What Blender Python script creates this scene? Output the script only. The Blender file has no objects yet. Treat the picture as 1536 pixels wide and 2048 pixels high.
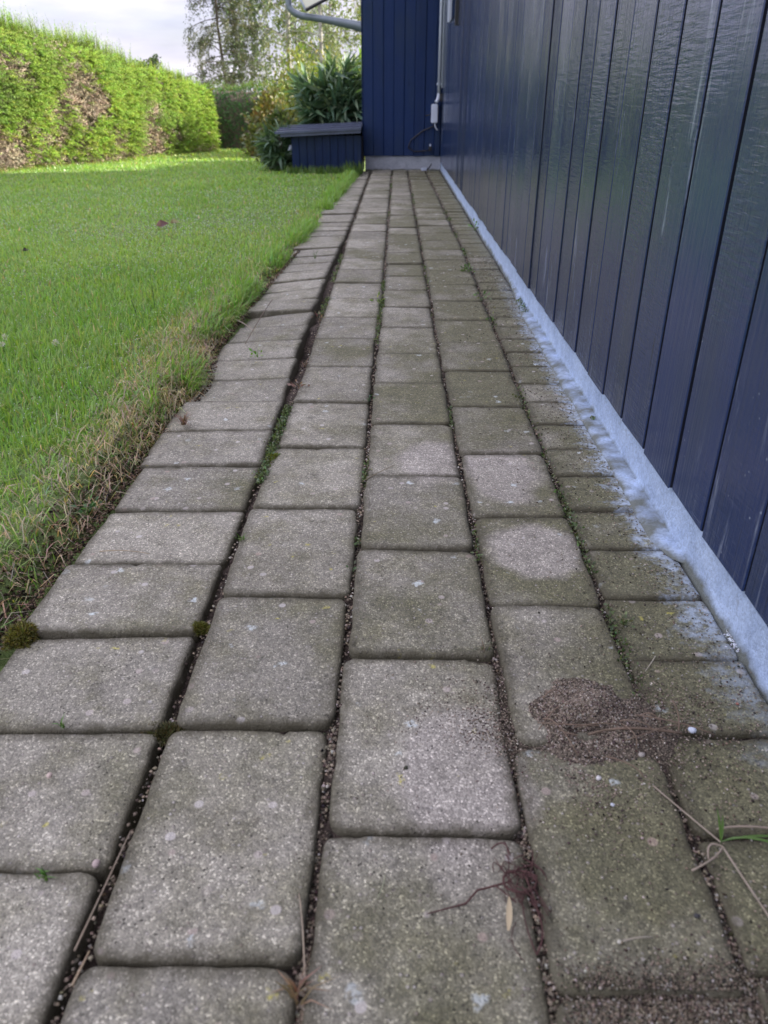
import bpy, math, random
import numpy as np
from mathutils import Vector, Matrix
random.seed(7); rng = np.random.default_rng(7)
sc = bpy.context.scene; C = sc.collection
R = math.radians

# ---------------------------------------------------------------- camera
H = 0.5; F = 1530.0; PITCH = math.atan(824/F); YAW = math.atan(25*math.cos(PITCH)/F)
cam_d = bpy.data.cameras.new('camera'); cam = bpy.data.objects.new('camera', cam_d); C.objects.link(cam); sc.camera = cam
cam.location = (0, 0, H); cam.rotation_euler = (math.pi/2-PITCH, 0, YAW)
cam_d.sensor_fit = 'VERTICAL'; cam_d.sensor_height = 36; cam_d.lens = F/2048*36
cam_d.clip_start = .02; cam_d.clip_end = 1500
cam_d.dof.use_dof = True; cam_d.dof.focus_distance = 1.15; cam_d.dof.aperture_fstop = 9.0
# ---------------------------------------------------------------- world
SUN_EL = 29.0; SUN_AZ = 72.0        # azimuth from +Y towards +X
w = bpy.data.worlds.new('World'); sc.world = w; w.use_nodes = True
nt = w.node_tree; nt.nodes.clear()
def wn(t, **k):
    n = nt.nodes.new(t)
    for a, b in k.items(): setattr(n, a, b)
    return n
wo = wn('ShaderNodeOutputWorld'); bg = wn('ShaderNodeBackground'); bg.inputs['Strength'].default_value = .10
sky = wn('ShaderNodeTexSky', sky_type='NISHITA', sun_disc=False, sun_elevation=R(SUN_EL), sun_rotation=R(SUN_AZ), air_density=1.0, dust_density=1.5)
tc = wn('ShaderNodeTexCoord'); mp = wn('ShaderNodeMapping'); mp.inputs['Scale'].default_value = (1.3, 1.3, 7.0)
nz = wn('ShaderNodeTexNoise'); nz.inputs['Scale'].default_value = 2.6; nz.inputs['Detail'].default_value = 7; nz.inputs['Roughness'].default_value = .6
cr = wn('ShaderNodeValToRGB'); cr.color_ramp.elements[0].position = .28; cr.color_ramp.elements[1].position = .58
cr.color_ramp.elements[0].color = (.45,.45,.45,1); cr.color_ramp.elements[1].color = (.97,.97,.97,1)
nz2 = wn('ShaderNodeTexNoise'); nz2.inputs['Scale'].default_value = 5.0; nz2.inputs['Detail'].default_value = 5
cr2 = wn('ShaderNodeValToRGB'); cr2.color_ramp.elements[0].position = .35; cr2.color_ramp.elements[1].position = .68
cr2.color_ramp.elements[0].color = (3.3,3.2,4.3,1); cr2.color_ramp.elements[1].color = (5.0,4.8,5.4,1)
mx = wn('ShaderNodeMix', data_type='RGBA')
L = nt.links.new
L(tc.outputs['Generated'], mp.inputs[0]); L(mp.outputs[0], nz.inputs['Vector']); L(mp.outputs[0], nz2.inputs['Vector'])
L(nz.outputs[0], cr.inputs[0]); L(nz2.outputs[0], cr2.inputs[0]); L(cr.outputs[0], mx.inputs['Factor'])
sx_ = wn('ShaderNodeSeparateXYZ'); L(tc.outputs['Generated'], sx_.inputs[0])
gr = wn('ShaderNodeMapRange'); gr.inputs['From Min'].default_value = .06; gr.inputs['From Max'].default_value = .75; gr.inputs['To Min'].default_value = 1.0; gr.inputs['To Max'].default_value = 2.6; L(sx_.outputs[2], gr.inputs[0])
vm = wn('ShaderNodeVectorMath', operation='SCALE'); L(cr2.outputs[0], vm.inputs[0]); L(gr.outputs[0], vm.inputs['Scale'])   # thin overcast: brighter towards the zenith
L(sky.outputs[0], mx.inputs[6]); L(vm.outputs[0], mx.inputs[7]); L(mx.outputs[2], bg.inputs[0]); L(bg.outputs[0], wo.inputs[0])
# ---------------------------------------------------------------- sun, exposure
sd = bpy.data.lights.new('sun', 'SUN'); sd.energy = 5.0; sd.angle = R(.8); sd.color = (1, .93, .80)
so = bpy.data.objects.new('sun', sd); C.objects.link(so)
sv = Vector((math.sin(R(SUN_AZ))*math.cos(R(SUN_EL)), math.cos(R(SUN_AZ))*math.cos(R(SUN_EL)), math.sin(R(SUN_EL))))
so.rotation_euler = sv.to_track_quat('Z', 'Y').to_euler()
vs = sc.view_settings; vs.view_transform = 'Standard'; vs.look = 'None'; vs.gamma = 1; vs.exposure = 1.2; vs.use_curve_mapping = False
try:
    sc.cycles.use_denoising = True; sc.cycles.max_bounces = 8; sc.cycles.transmission_bounces = 4
except Exception: pass

# ---------------------------------------------------------------- helpers
_F = np.array([-math.sin(YAW)*math.cos(PITCH), math.cos(YAW)*math.cos(PITCH), -math.sin(PITCH)])
_R = np.array([math.cos(YAW), math.sin(YAW), 0]); _U = np.cross(_R, _F)
def ray(x, y): return _F + _R*(x-768)/F - _U*(y-1024)/F
def gp(x, y, z=0.0):                      # where a sight line meets the height z
    d = ray(x, y); t = (z-H)/d[2]; return Vector(d*t + np.array([0, 0, H]))
def yp(x, y, Y):                          # where a sight line meets the vertical plane at depth Y
    d = ray(x, y); t = Y/d[1]; return Vector(d*t + np.array([0, 0, H]))

_tab = rng.random((64, 64, 64))
def vnoise(P, s=1.0, o=0.0):
    P = np.asarray(P, float)*s + o + 100.37
    i = np.floor(P).astype(int); f = P - i; f = f*f*(3-2*f); r = 0
    for a in (0, 1):
        for b in (0, 1):
            for c in (0, 1):
                wgt = (f[..., 0] if a else 1-f[..., 0])*(f[..., 1] if b else 1-f[..., 1])*(f[..., 2] if c else 1-f[..., 2])
                r = r + wgt*_tab[(i[..., 0]+a) % 64, (i[..., 1]+b) % 64, (i[..., 2]+c) % 64]
    return r*2-1
def fbm(P, s, o=0.0): return vnoise(P, s, o) + .5*vnoise(P, s*2.1, o+7) + .25*vnoise(P, s*4.3, o+13)

def npmesh(name, V, Fc, mat=None, col=None, smooth=False, extra=None):
    V = np.asarray(V, np.float32).reshape(-1, 3); Fc = np.asarray(Fc, np.int32); k = Fc.shape[1]
    me = bpy.data.meshes.new(name); me.vertices.add(len(V)); me.vertices.foreach_set('co', V.ravel())
    me.loops.add(Fc.size); me.loops.foreach_set('vertex_index', Fc.ravel())
    me.polygons.add(len(Fc)); me.polygons.foreach_set('loop_start', np.arange(0, Fc.size, k, dtype=np.int32))
    if smooth: me.polygons.foreach_set('use_smooth', np.ones(len(Fc), bool))
    me.update(calc_edges=True)
    if col is not None:
        c = np.ones((len(V), 4), np.float32); c[:, :3] = col
        a = me.color_attributes.new('tint', 'FLOAT_COLOR', 'POINT'); a.data.foreach_set('color', c.ravel())
    if extra is not None:
        a = me.attributes.new('edge', 'FLOAT', 'POINT'); a.data.foreach_set('value', np.asarray(extra, np.float32))
    if mat: me.materials.append(mat)
    return me
def link(name, me, parent=None, kind=None):
    o = bpy.data.objects.new(name, me); C.objects.link(o)
    if parent: o.parent = parent
    if kind: o['kind'] = kind
    return o
def tag(o, label, cat, group=None, kind=None):
    o['label'] = label; o['category'] = cat
    if group: o['group'] = group
    if kind: o['kind'] = kind
    return o
def empty(name, loc=(0, 0, 0), rz=0):
    o = bpy.data.objects.new(name, None); C.objects.link(o); o.location = loc; o.rotation_euler.z = rz; return o
def pym(name, V, Fs, mat, smooth=False):
    me = bpy.data.meshes.new(name); me.from_pydata([tuple(v) for v in V], [], Fs); me.update()
    if smooth:
        for p in me.polygons: p.use_smooth = True
    me.materials.append(mat); return me
def boxm(name, a, b, mat, bev=0.0):
    (x0, y0, z0), (x1, y1, z1) = a, b
    if bev <= 0:
        V = [(x, y, z) for z in (z0, z1) for y in (y0, y1) for x in (x0, x1)]
        Fs = [(0, 2, 3, 1), (4, 5, 7, 6), (0, 1, 5, 4), (2, 6, 7, 3), (0, 4, 6, 2), (1, 3, 7, 5)]
        return pym(name, V, Fs, mat)
    import bmesh
    bm = bmesh.new(); bmesh.ops.create_cube(bm, size=1)
    for v in bm.verts: v.co = Vector(((x0+x1)/2+v.co.x*(x1-x0), (y0+y1)/2+v.co.y*(y1-y0), (z0+z1)/2+v.co.z*(z1-z0)))
    bmesh.ops.bevel(bm, geom=bm.edges[:], offset=bev, segments=2, affect='EDGES')
    me = bpy.data.meshes.new(name); bm.to_mesh(me); bm.free(); me.materials.append(mat); return me
def tubes(paths, sides=6):
    """paths: list of (points Nx3, radii N) -> V, F (quads)"""
    VV, FF, n0 = [], [], 0
    for P, r in paths:
        P = np.asarray(P, float); r = np.asarray(r, float)*np.ones(len(P))
        T = np.gradient(P, axis=0); T /= np.linalg.norm(T, axis=1)[:, None]+1e-12
        ref = np.array([.31, .57, .76]); A = np.cross(T, ref); A /= np.linalg.norm(A, axis=1)[:, None]+1e-12; B = np.cross(T, A)
        a = np.linspace(0, 2*math.pi, sides, endpoint=False)
        ring = P[:, None, :] + r[:, None, None]*(np.cos(a)[None, :, None]*A[:, None, :] + np.sin(a)[None, :, None]*B[:, None, :])
        VV.append(ring.reshape(-1, 3)); n = len(P)
        i = np.arange(n-1)[:, None]; j = np.arange(sides)[None, :]; k = (j+1) % sides
        FF.append((np.stack([i*sides+j, i*sides+k, (i+1)*sides+k, (i+1)*sides+j], -1).reshape(-1, 4))+n0); n0 += n*sides
        e = n0-sides   # caps
        for q in range(0, sides-2, 2): FF.append(np.array([[e, e+q+1, e+q+2, e+min(q+3, sides-1)]]))
    return np.concatenate(VV), np.concatenate(FF)
def bez(p0, p1, p2, n=8):
    t = np.linspace(0, 1, n)[:, None]; p0, p1, p2 = map(lambda q: np.array(q, float), (p0, p1, p2))
    return (1-t)**2*p0 + 2*t*(1-t)*p1 + t*t*p2
def unit(v): return v/(np.linalg.norm(v, axis=-1, keepdims=True)+1e-12)

# ---------------------------------------------------------------- materials
def nm(name):
    m = bpy.data.materials.new(name); m.use_nodes = True; t = m.node_tree; b = t.nodes['Principled BSDF']; return m, t, b
class N:
    def __init__(s, t): s.t = t
    def n(s, ty, **k):
        x = s.t.nodes.new(ty)
        for a, b in k.items():
            if a.startswith('i_'): x.inputs[a[2:].replace('_', ' ')].default_value = b
            else: setattr(x, a, b)
        return x
    def l(s, a, b): s.t.links.new(a, b)
    def noise(s, vec, scale, det=4, rough=.55, out=0):
        x = s.n('ShaderNodeTexNoise', i_Scale=scale, i_Detail=det, i_Roughness=rough)
        if vec is not None: s.l(vec, x.inputs['Vector'])
        return x.outputs[out]
    def vor(s, vec, scale, feat='F1'):
        x = s.n('ShaderNodeTexVoronoi', feature=feat, i_Scale=scale); s.l(vec, x.inputs['Vector']); return x
    def ramp(s, f, *st):
        x = s.n('ShaderNodeValToRGB'); e = x.color_ramp.elements
        while len(e) < len(st): e.new(.5)
        for q, (p, c) in zip(e, st):
            q.position = p; q.color = (c, c, c, 1) if isinstance(c, (int, float)) else tuple(c)+(1,)
        s.l(f, x.inputs[0]); return x.outputs[0]
    def mix(s, f, a, b, mode='MIX'):
        x = s.n('ShaderNodeMix', data_type='RGBA', blend_type=mode)
        for v, i in ((f, 0), (a, 6), (b, 7)):
            if isinstance(v, (int, float)) and i == 0: x.inputs[0].default_value = v
            elif isinstance(v, (int, float)): x.inputs[i].default_value = (v, v, v, 1)
            elif isinstance(v, tuple): x.inputs[i].default_value = v+(1,)
            else: s.l(v, x.inputs[i])
        return x.outputs[2]
    def math(s, op, a, b=0.0, clamp=False):
        x = s.n('ShaderNodeMath', operation=op, use_clamp=clamp)
        for i, v in enumerate((a, b)):
            if isinstance(v, (int, float)): x.inputs[i].default_value = v
            else: s.l(v, x.inputs[i])
        return x.outputs[0]
    def vmap(s, vec, scale=(1, 1, 1), loc=(0, 0, 0)):
        x = s.n('ShaderNodeMapping'); x.inputs['Scale'].default_value = scale; x.inputs['Location'].default_value = loc; s.l(vec, x.inputs[0]); return x.outputs[0]
    def bump(s, h, st, dist, prev=None):
        x = s.n('ShaderNodeBump', i_Strength=st, i_Distance=dist); s.l(h, x.inputs['Height'])
        if prev is not None: s.l(prev, x.inputs['Normal'])
        return x.outputs[0]
    def pos(s): return s.n('ShaderNodeNewGeometry').outputs['Position']
    def sep(s, v):
        x = s.n('ShaderNodeSeparateXYZ'); s.l(v, x.inputs[0]); return x.outputs
    def rand(s): return s.n('ShaderNodeObjectInfo').outputs['Random']

def paint_mask(g, P):
    """pale blue plinth paint that ran over the stones along the wall"""
    x, y, z = g.sep(P)
    n = g.math('MULTIPLY', g.math('SUBTRACT', g.noise(g.vmap(P, (1, 1.9, 1)), 10, 6, .7), .5), .13)
    n2 = g.math('MULTIPLY', g.math('SUBTRACT', g.noise(P, 160, 3), .5), .06)
    xx = g.math('ADD', g.math('ADD', x, n), n2)
    m = g.ramp(g.math('SUBTRACT', xx, .303), (.004, 0.0), (.034, 1.0))
    yy = g.math('DIVIDE', g.math('ADD', y, g.math('MULTIPLY', n, 3.0)), 8.0)
    band = g.ramp(yy, (.055, 0.0), (.082, .45), (.10, .8), (.22, .8), (.32, .08), (.8, 0.0))
    hole = g.ramp(g.noise(P, 90, 5, .7), (.38, .10), (.56, 1.0))
    return g.math('MULTIPLY', g.math('MULTIPLY', m, band), hole)

def make_concrete():
    m, t, b = nm('weathered_concrete'); g = N(t); P = g.pos(); x, y, z = g.sep(P); rnd = g.rand()
    off = g.n('ShaderNodeVectorMath', operation='ADD'); g.l(P, off.inputs[0])
    cm = g.n('ShaderNodeCombineXYZ'); g.l(g.math('MULTIPLY', rnd, 40.0), cm.inputs[2]); g.l(cm.outputs[0], off.inputs[1]); Q = off.outputs[0]
    base = g.mix(g.ramp(g.noise(Q, 7, 4), (.3, 0.0), (.7, 1.0)), (.235, .220, .165), (.375, .355, .285))
    base = g.mix(g.ramp(rnd, (0, 0.0), (1, .6)), base, (.36, .34, .275))
    r2 = g.math('FRACT', g.math('MULTIPLY', rnd, 7.31)); base = g.mix(1.0, base, g.ramp(r2, (0, .78), (1, 1.12)), 'MULTIPLY')
    # algae film, stronger towards the house side
    al = g.math('ADD', g.noise(P, 5.5, 5, .6), g.math('MULTIPLY', x, .62))
    al = g.math('ADD', al, g.math('MULTIPLY', g.math('SUBTRACT', rnd, .5), .22))
    base = g.mix(g.ramp(al, (.40, 0.0), (.62, .9)), base, (.135, .132, .068))
    base = g.mix(g.ramp(g.noise(Q, 16, 5, .65), (.48, 0.0), (.70, .6)), base, (.16, .152, .078))
    base = g.mix(g.ramp(g.noise(Q, 27, 6, .72), (.58, 0.0), (.70, .55)), base, (.085, .08, .055))
    # three dry, paler patches
    for (px, py, sx, sy) in ((870, 925, .075, .10), (1000, 945, .075, .13), (1075, 1100, .085, .085), (925, 1570, .07, .12)):
        c = gp(px, py); v = g.n('ShaderNodeVectorMath', operation='LENGTH')
        nn = g.n('ShaderNodeVectorMath', operation='ADD'); nn2 = g.n('ShaderNodeVectorMath', operation='SCALE'); nn2.inputs['Scale'].default_value = .06
        nc = g.n('ShaderNodeTexNoise', i_Scale=14.0, i_Detail=3.0); g.l(P, nc.inputs['Vector']); g.l(nc.outputs[1], nn2.inputs[0])
        g.l(P, nn.inputs[0]); g.l(nn2.outputs[0], nn.inputs[1])
        g.l(g.vmap(nn.outputs[0], (1/sx, 1/sy, 0), (-(c.x+.03)/sx, -(c.y+.03)/sy, 0)), v.inputs[0])
        base = g.mix(g.ramp(v.outputs['Value'], (.62, .7), (.86, 0.0)), base, (.43, .395, .345))
    # aggregate
    v1 = g.vor(Q, 700); c1 = g.sep(v1.outputs['Color'])
    base = g.mix(1.0, base, g.ramp(g.noise(Q, 210, 4, .75), (.3, .62), (.5, 1.0), (.7, 1.3)), 'MULTIPLY')
    base = g.mix(1.0, base, g.ramp(g.noise(Q, 38, 5, .7), (.3, .78), (.7, 1.16)), 'MULTIPLY')
    base = g.mix(1.0, base, g.ramp(c1[0], (0, .62), (.5, .88), (.88, 1.10), (.93, 1.5), (1, 2.1)), 'MULTIPLY')
    v2 = g.vor(Q, 250); c2 = g.sep(v2.outputs['Color'])
    st = g.math('MULTIPLY', g.ramp(c2[1], (.86, 0.0), (.90, 1.0)), g.ramp(v2.outputs['Distance'], (.22, 1.0), (.40, 0.0)))
    base = g.mix(g.math('MULTIPLY', st, .5), base, g.mix(c2[0], (.22, .17, .14), (.66, .62, .57)))
    v3 = g.vor(Q, 65); c3 = g.sep(v3.outputs['Color'])
    st3 = g.math('MULTIPLY', g.ramp(c3[1], (.90, 0.0), (.92, 1.0)), g.ramp(v3.outputs['Distance'], (.22, 1.0), (.30, 0.0)))
    base = g.mix(g.math('MULTIPLY', st3, .6), base, g.mix(c3[0], (.36, .27, .22), (.62, .59, .55)))
    pit = g.math('MULTIPLY', g.ramp(c2[2], (.86, 0.0), (.9, 1.0)), g.ramp(v2.outputs['Distance'], (.16, 1.0), (.30, 0.0)))
    base = g.mix(g.math('MULTIPLY', pit, .75), base, (.03, .026, .02))
    # lichens
    wob = g.n('ShaderNodeVectorMath', operation='ADD'); ws = g.n('ShaderNodeVectorMath', operation='SCALE'); ws.inputs['Scale'].default_value = .018
    wn_ = g.n('ShaderNodeTexNoise', i_Scale=120.0, i_Detail=3.0); g.l(P, wn_.inputs['Vector']); g.l(wn_.outputs[1], ws.inputs[0]); g.l(P, wob.inputs[0]); g.l(ws.outputs[0], wob.inputs[1])
    cl = g.ramp(g.noise(P, 9, 2), (.40, 0.15), (.54, 1.0))
    v4 = g.vor(wob.outputs[0], 34); c4 = g.sep(v4.outputs['Color'])
    l4 = g.math('MULTIPLY', g.math('MULTIPLY', g.ramp(c4[1], (.78, 0.0), (.80, 1.0)), g.ramp(v4.outputs['Distance'], (.12, 1.0), (.22, 0.0))), g.math('MULTIPLY', cl, g.ramp(g.noise(P, 240, 4, .7), (.38, 0.0), (.5, 1.0))))
    l4n = g.math('ADD', g.math('MULTIPLY', l4, 1.0), 0.0)
    base = g.mix(g.math('MULTIPLY', l4n, .8), base, (.62, .69, .67))
    v5 = g.vor(wob.outputs[0], 60); c5 = g.sep(v5.outputs['Color'])
    l5 = g.math('MULTIPLY', g.ramp(c5[0], (.955, 0.0), (.96, 1.0)), g.ramp(v5.outputs['Distance'], (.08, 1.0), (.26, 0.0)))
    base = g.mix(g.math('MULTIPLY', g.math('MULTIPLY', l5, g.ramp(g.noise(P, 260, 4, .7), (.42, 0.0), (.55, 1.0))), .8), base, (.50, .46, .10))
    # grime caught along the edges
    ed = g.n('ShaderNodeAttribute', attribute_name='edge').outputs['Fac']
    edn = g.math('ADD', ed, g.math('MULTIPLY', g.math('SUBTRACT', g.noise(P, 70, 4), .5), .016))
    base = g.mix(g.ramp(edn, (.0, .9), (.004, .6), (.013, 0.0)), base, (.065, .058, .034))
    pm = paint_mask(g, P)
    base = g.mix(g.math('MULTIPLY', pm, .92), base, (.47, .58, .72))
    g.l(base, b.inputs['Base Color'])
    g.l(g.ramp(c1[1], (0, .62), (1, .92)), b.inputs['Roughness']); b.inputs['Specular IOR Level'].default_value = .4
    hgt = g.math('ADD', g.math('MULTIPLY', v1.outputs['Distance'], -.5), g.math('MULTIPLY', g.math('SUBTRACT', st, pit), .9))
    bb = g.bump(g.noise(Q, 60, 5, .7), .5, .0035); bb = g.bump(hgt, .8, .0013, bb); g.l(bb, b.inputs['Normal'])
    return m
def make_soil(name, a, bcol, sc_=230):
    m, t, b = nm(name); g = N(t); P = g.pos()
    v = g.vor(P, sc_); c = g.sep(v.outputs['Color'])
    base = g.mix(g.ramp(g.noise(P, 14, 5), (.35, 0.0), (.65, 1.0)), a, bcol)
    base = g.mix(1.0, base, g.ramp(c[0], (0, .45), (.6, 1.0), (.92, 1.3), (1, 2.6)), 'MULTIPLY')
    g.l(base, b.inputs['Base Color']); b.inputs['Roughness'].default_value = .92; b.inputs['Specular IOR Level'].default_value = .2
    h = g.math('SUBTRACT', g.noise(P, 45, 6, .7), g.math('MULTIPLY', v.outputs['Distance'], .5))
    g.l(g.bump(h, .9, .006), b.inputs['Normal']); return m
def make_foliage(name, rough=.5, trans=.32, spec=.35):
    m, t, b = nm(name); g = N(t); a = g.n('ShaderNodeAttribute', attribute_name='tint').outputs['Color']
    g.l(a, b.inputs['Base Color']); b.inputs['Roughness'].default_value = rough; b.inputs['Specular IOR Level'].default_value = spec
    tr = g.n('ShaderNodeBsdfTranslucent'); g.l(g.mix(1.0, a, (1.25, 1.25, .55), 'MULTIPLY'), tr.inputs[0])
    ms = g.n('ShaderNodeMixShader'); ms.inputs[0].default_value = trans
    g.l(b.outputs[0], ms.inputs[1]); g.l(tr.outputs[0], ms.inputs[2]); g.l(ms.outputs[0], t.nodes['Material Output'].inputs[0]); return m
def make_tint(name, rough=.85, bump=0):
    m, t, b = nm(name); g = N(t); a = g.n('ShaderNodeAttribute', attribute_name='tint').outputs['Color']
    g.l(a, b.inputs['Base Color']); b.inputs['Roughness'].default_value = rough; b.inputs['Specular IOR Level'].default_value = .25; return m
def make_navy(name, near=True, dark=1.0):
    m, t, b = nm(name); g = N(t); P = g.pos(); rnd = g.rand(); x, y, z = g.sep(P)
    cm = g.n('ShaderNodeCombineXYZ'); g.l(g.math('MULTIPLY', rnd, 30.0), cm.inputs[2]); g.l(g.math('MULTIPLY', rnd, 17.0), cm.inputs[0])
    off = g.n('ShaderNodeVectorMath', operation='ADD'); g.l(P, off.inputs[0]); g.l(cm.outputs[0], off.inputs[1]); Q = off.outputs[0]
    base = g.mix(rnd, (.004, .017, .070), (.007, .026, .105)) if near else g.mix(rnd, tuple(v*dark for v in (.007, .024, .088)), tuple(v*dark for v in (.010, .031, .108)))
    grain = g.noise(g.vmap(Q, (1, 1, .018)), 130, 5, .65)
    base = g.mix(g.ramp(grain, (.35, 0.0), (.75, .6)), base, (.014, .034, .11))
    # faint green film and pale water marks
    crk = g.math('MULTIPLY', g.ramp(g.noise(g.vmap(Q, (1, 1, .03)), 210, 3, .6), (.64, 0.0), (.70, 1.0)), g.ramp(g.noise(Q, 6, 2), (.48, 0.0), (.6, 1.0)))
    base = g.mix(g.math('MULTIPLY', crk, .8), base, (.002, .004, .012))
    film = g.ramp(g.noise(g.vmap(Q, (1, 1, .22)), 9, 4), (.46, 0.0), (.75, .35))
    base = g.mix(film, base, (.035, .052, .050))
    dots = g.vor(Q, 95); dc = g.sep(dots.outputs['Color'])
    dd = g.math('MULTIPLY', g.ramp(dc[0], (.955, 0.0), (.965, 1.0)), g.ramp(dots.outputs['Distance'], (.10, 1.0), (.17, 0.0)))
    low = g.ramp(z, (.05, 1.0), (.8, .3))
    base = g.mix(g.math('MULTIPLY', g.math('MULTIPLY', dd, low), .75), base, (.32, .38, .46))
    if near:
        run = g.math('MULTIPLY', g.ramp(g.noise(g.vmap(Q, (1, 1, .10)), 34, 5, .75), (.58, 0.0), (.72, 1.0)), g.ramp(g.noise(P, 5.0, 2), (.46, 0.0), (.58, 1.0)))
        base = g.mix(g.math('MULTIPLY', run, .75), base, (.30, .36, .46))
        # knots under the paint
        kv = g.vor(g.vmap(Q, (1, 1, .6)), 11); kc = g.sep(kv.outputs['Color'])
    g.l(base, b.inputs['Base Color'])
    rg = g.ramp(g.noise(g.vmap(Q, (1, 1, .12)), 22, 4), (.3, .45), (.7, .6))
    g.l(rg, b.inputs['Roughness']); b.inputs['Specular IOR Level'].default_value = .15; b.inputs['Coat Weight'].default_value = 1.0 if near else .12; b.inputs['Coat IOR'].default_value = 1.56
    g.l(g.ramp(g.noise(g.vmap(Q, (1, 1, .08)), 26, 5, .7), (.35, .05), (.65, .15)), b.inputs['Coat Roughness'])
    saw = g.noise(g.vmap(Q, (1, .35, 1.6)), 95 if near else 60, 3, .6)
    wv = g.noise(g.vmap(Q, (1, .25, 2.4)), 28, 3)
    sp = g.ramp(g.noise(Q, 4, 2), (.4, .15), (.62, 1.0))
    nb = g.bump(grain, .9, .0034)
    nb = g.bump(g.math('MULTIPLY', saw, sp), .8, .0030, nb)
    nb = g.bump(g.noise(Q, 320, 3), .25, .0010, nb)
    g.l(nb, b.inputs['Normal'])
    cb_ = g.bump(grain, .5, .0014); cb_ = g.bump(g.math('MULTIPLY', g.noise(g.vmap(Q, (1, .22, 2.2)), 80, 3, .6), sp), .7, .0022, cb_); cb_ = g.bump(g.noise(g.vmap(Q, (1, 1, .5)), 14, 2), .35, .004, cb_); g.l(cb_, b.inputs['Coat Normal']); return m
def make_plain(name, col, rough=.5, metal=0.0, bs=0, bd=.002, var=.25, scale=12):
    m, t, b = nm(name); g = N(t); P = g.pos()
    dk = tuple(c*(1-var) for c in col)
    g.l(g.mix(g.ramp(g.noise(P, scale, 5, .65), (.35, 0.0), (.65, 1.0)), dk, col), b.inputs['Base Color'])
    b.inputs['Roughness'].default_value = rough; b.inputs['Metallic'].default_value = metal
    if bs: g.l(g.bump(g.noise(P, bs, 5, .7), .6, bd), b.inputs['Normal'])
    return m
def make_lawn_ground():
    m, t, b = nm('turf_soil'); g = N(t); P = g.pos()
    base = g.mix(g.ramp(g.noise(P, 40, 5), (.3, 0.0), (.7, 1.0)), (.09, .12, .04), (.20, .29, .09))
    base = g.mix(g.ramp(g.noise(P, .8, 4), (.4, 0.0), (.7, .6)), base, (.16, .23, .05))
    g.l(base, b.inputs['Base Color']); b.inputs['Roughness'].default_value = .9; g.l(g.bump(g.noise(P, 60, 5), 1.0, .02), b.inputs['Normal']); return m
def make_plinth(name, a, c, moss=True):
    m, t, b = nm(name); g = N(t); P = g.pos(); x, y, z = g.sep(P)
    base = g.mix(g.ramp(g.noise(P, 18, 6, .7), (.35, 0.0), (.65, 1.0)), a, c)
    base = g.mix(g.ramp(g.noise(P, 55, 4, .7), (.62, 0.0), (.75, .6)), base, (.22, .25, .28))
    gv = g.vor(P, 330); gc = g.sep(gv.outputs['Color']); base = g.mix(1.0, base, g.ramp(gc[0], (0, .80), (.6, 1.0), (1, 1.10)), 'MULTIPLY')
    base = g.mix(g.ramp(g.noise(g.vmap(P, (1, 1, .3)), 26, 5, .75), (.60, 0.0), (.72, .55)), base, (.20, .21, .20))
    if moss:
        zz = g.math('ADD', z, g.math('MULTIPLY', g.math('SUBTRACT', g.noise(P, 30, 5), .5), .03))
        base = g.mix(g.ramp(zz, (.0, .85), (.010, 0.0)), base, (.085, .085, .035))
    g.l(base, b.inputs['Base Color']); b.inputs['Roughness'].default_value = .75
    g.l(g.bump(g.math('ADD', g.noise(P, 30, 4), g.math('MULTIPLY', g.noise(P, 420, 3), .45)), .8, .004), b.inputs['Normal']); return m

M = dict(
    concrete=make_concrete(), soil=make_soil('joint_soil', (.040, .030, .024), (.085, .066, .052)),
    heapsoil=make_soil('heap_soil', (.09, .073, .053), (.18, .15, .115), 620), grain=make_tint('grain', .9),
    blade=make_foliage('grass_blade', .36, .45, .6), leaf=make_foliage('leaf', .42, .30, .45), needle=make_foliage('needle', .55, .25, .3),
    straw=make_tint('straw', .8), bark=make_plain('bark', (.16, .13, .10), .9, 0, 60, .01, .5, 20), birch=make_plain('birch_bark', (.50, .47, .42), .8, 0, 30, .01, .7, 6),
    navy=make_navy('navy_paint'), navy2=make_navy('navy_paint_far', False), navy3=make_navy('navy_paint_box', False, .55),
    core=make_plain('dead_twigs', (.20, .16, .12), .95, 0, 60, .03, .6, 30), turf=make_lawn_ground(),
    plinth=make_plinth('pale_blue_plinth_paint', (.33, .43, .60), (.46, .58, .76)), cplinth=make_plinth('grey_plinth', (.30, .33, .37), (.42, .45, .50)),
    white=make_plain('white_plastic', (.62, .68, .80), .35, var=.1), black=make_plain('black_metal', (.02, .02, .022), .45), gutter=make_plain('blue_grey_gutter', (.20, .24, .27), .4, .2, var=.2),
    cream=make_plain('cream_board', (.62, .62, .48), .6, var=.12, scale=5), rooft=make_plain('roof_felt', (.05, .05, .055), .9, 0, 40), glass=make_plain('dark_glass', (.02, .025, .03), .05),
    lid=make_plain('slate_blue_lid', (.085, .105, .17), .33, 0, 30, .002, .3, 8), far=make_plain('meadow', (.07, .11, .035), .95, 0, 3, .1, .4, .5),
    edge=make_plain('board_edge_shade', (.006, .009, .022), .95, var=.3, scale=30),
    dew=make_plain('dew', (.78, .84, .80), .08, var=.05),
    pebble=make_plain('pebble', (.42, .42, .43), .7, 0, 200, .001, .3, 90), inter=make_plain('inside_wall', (.008, .010, .018), .9))

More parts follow.
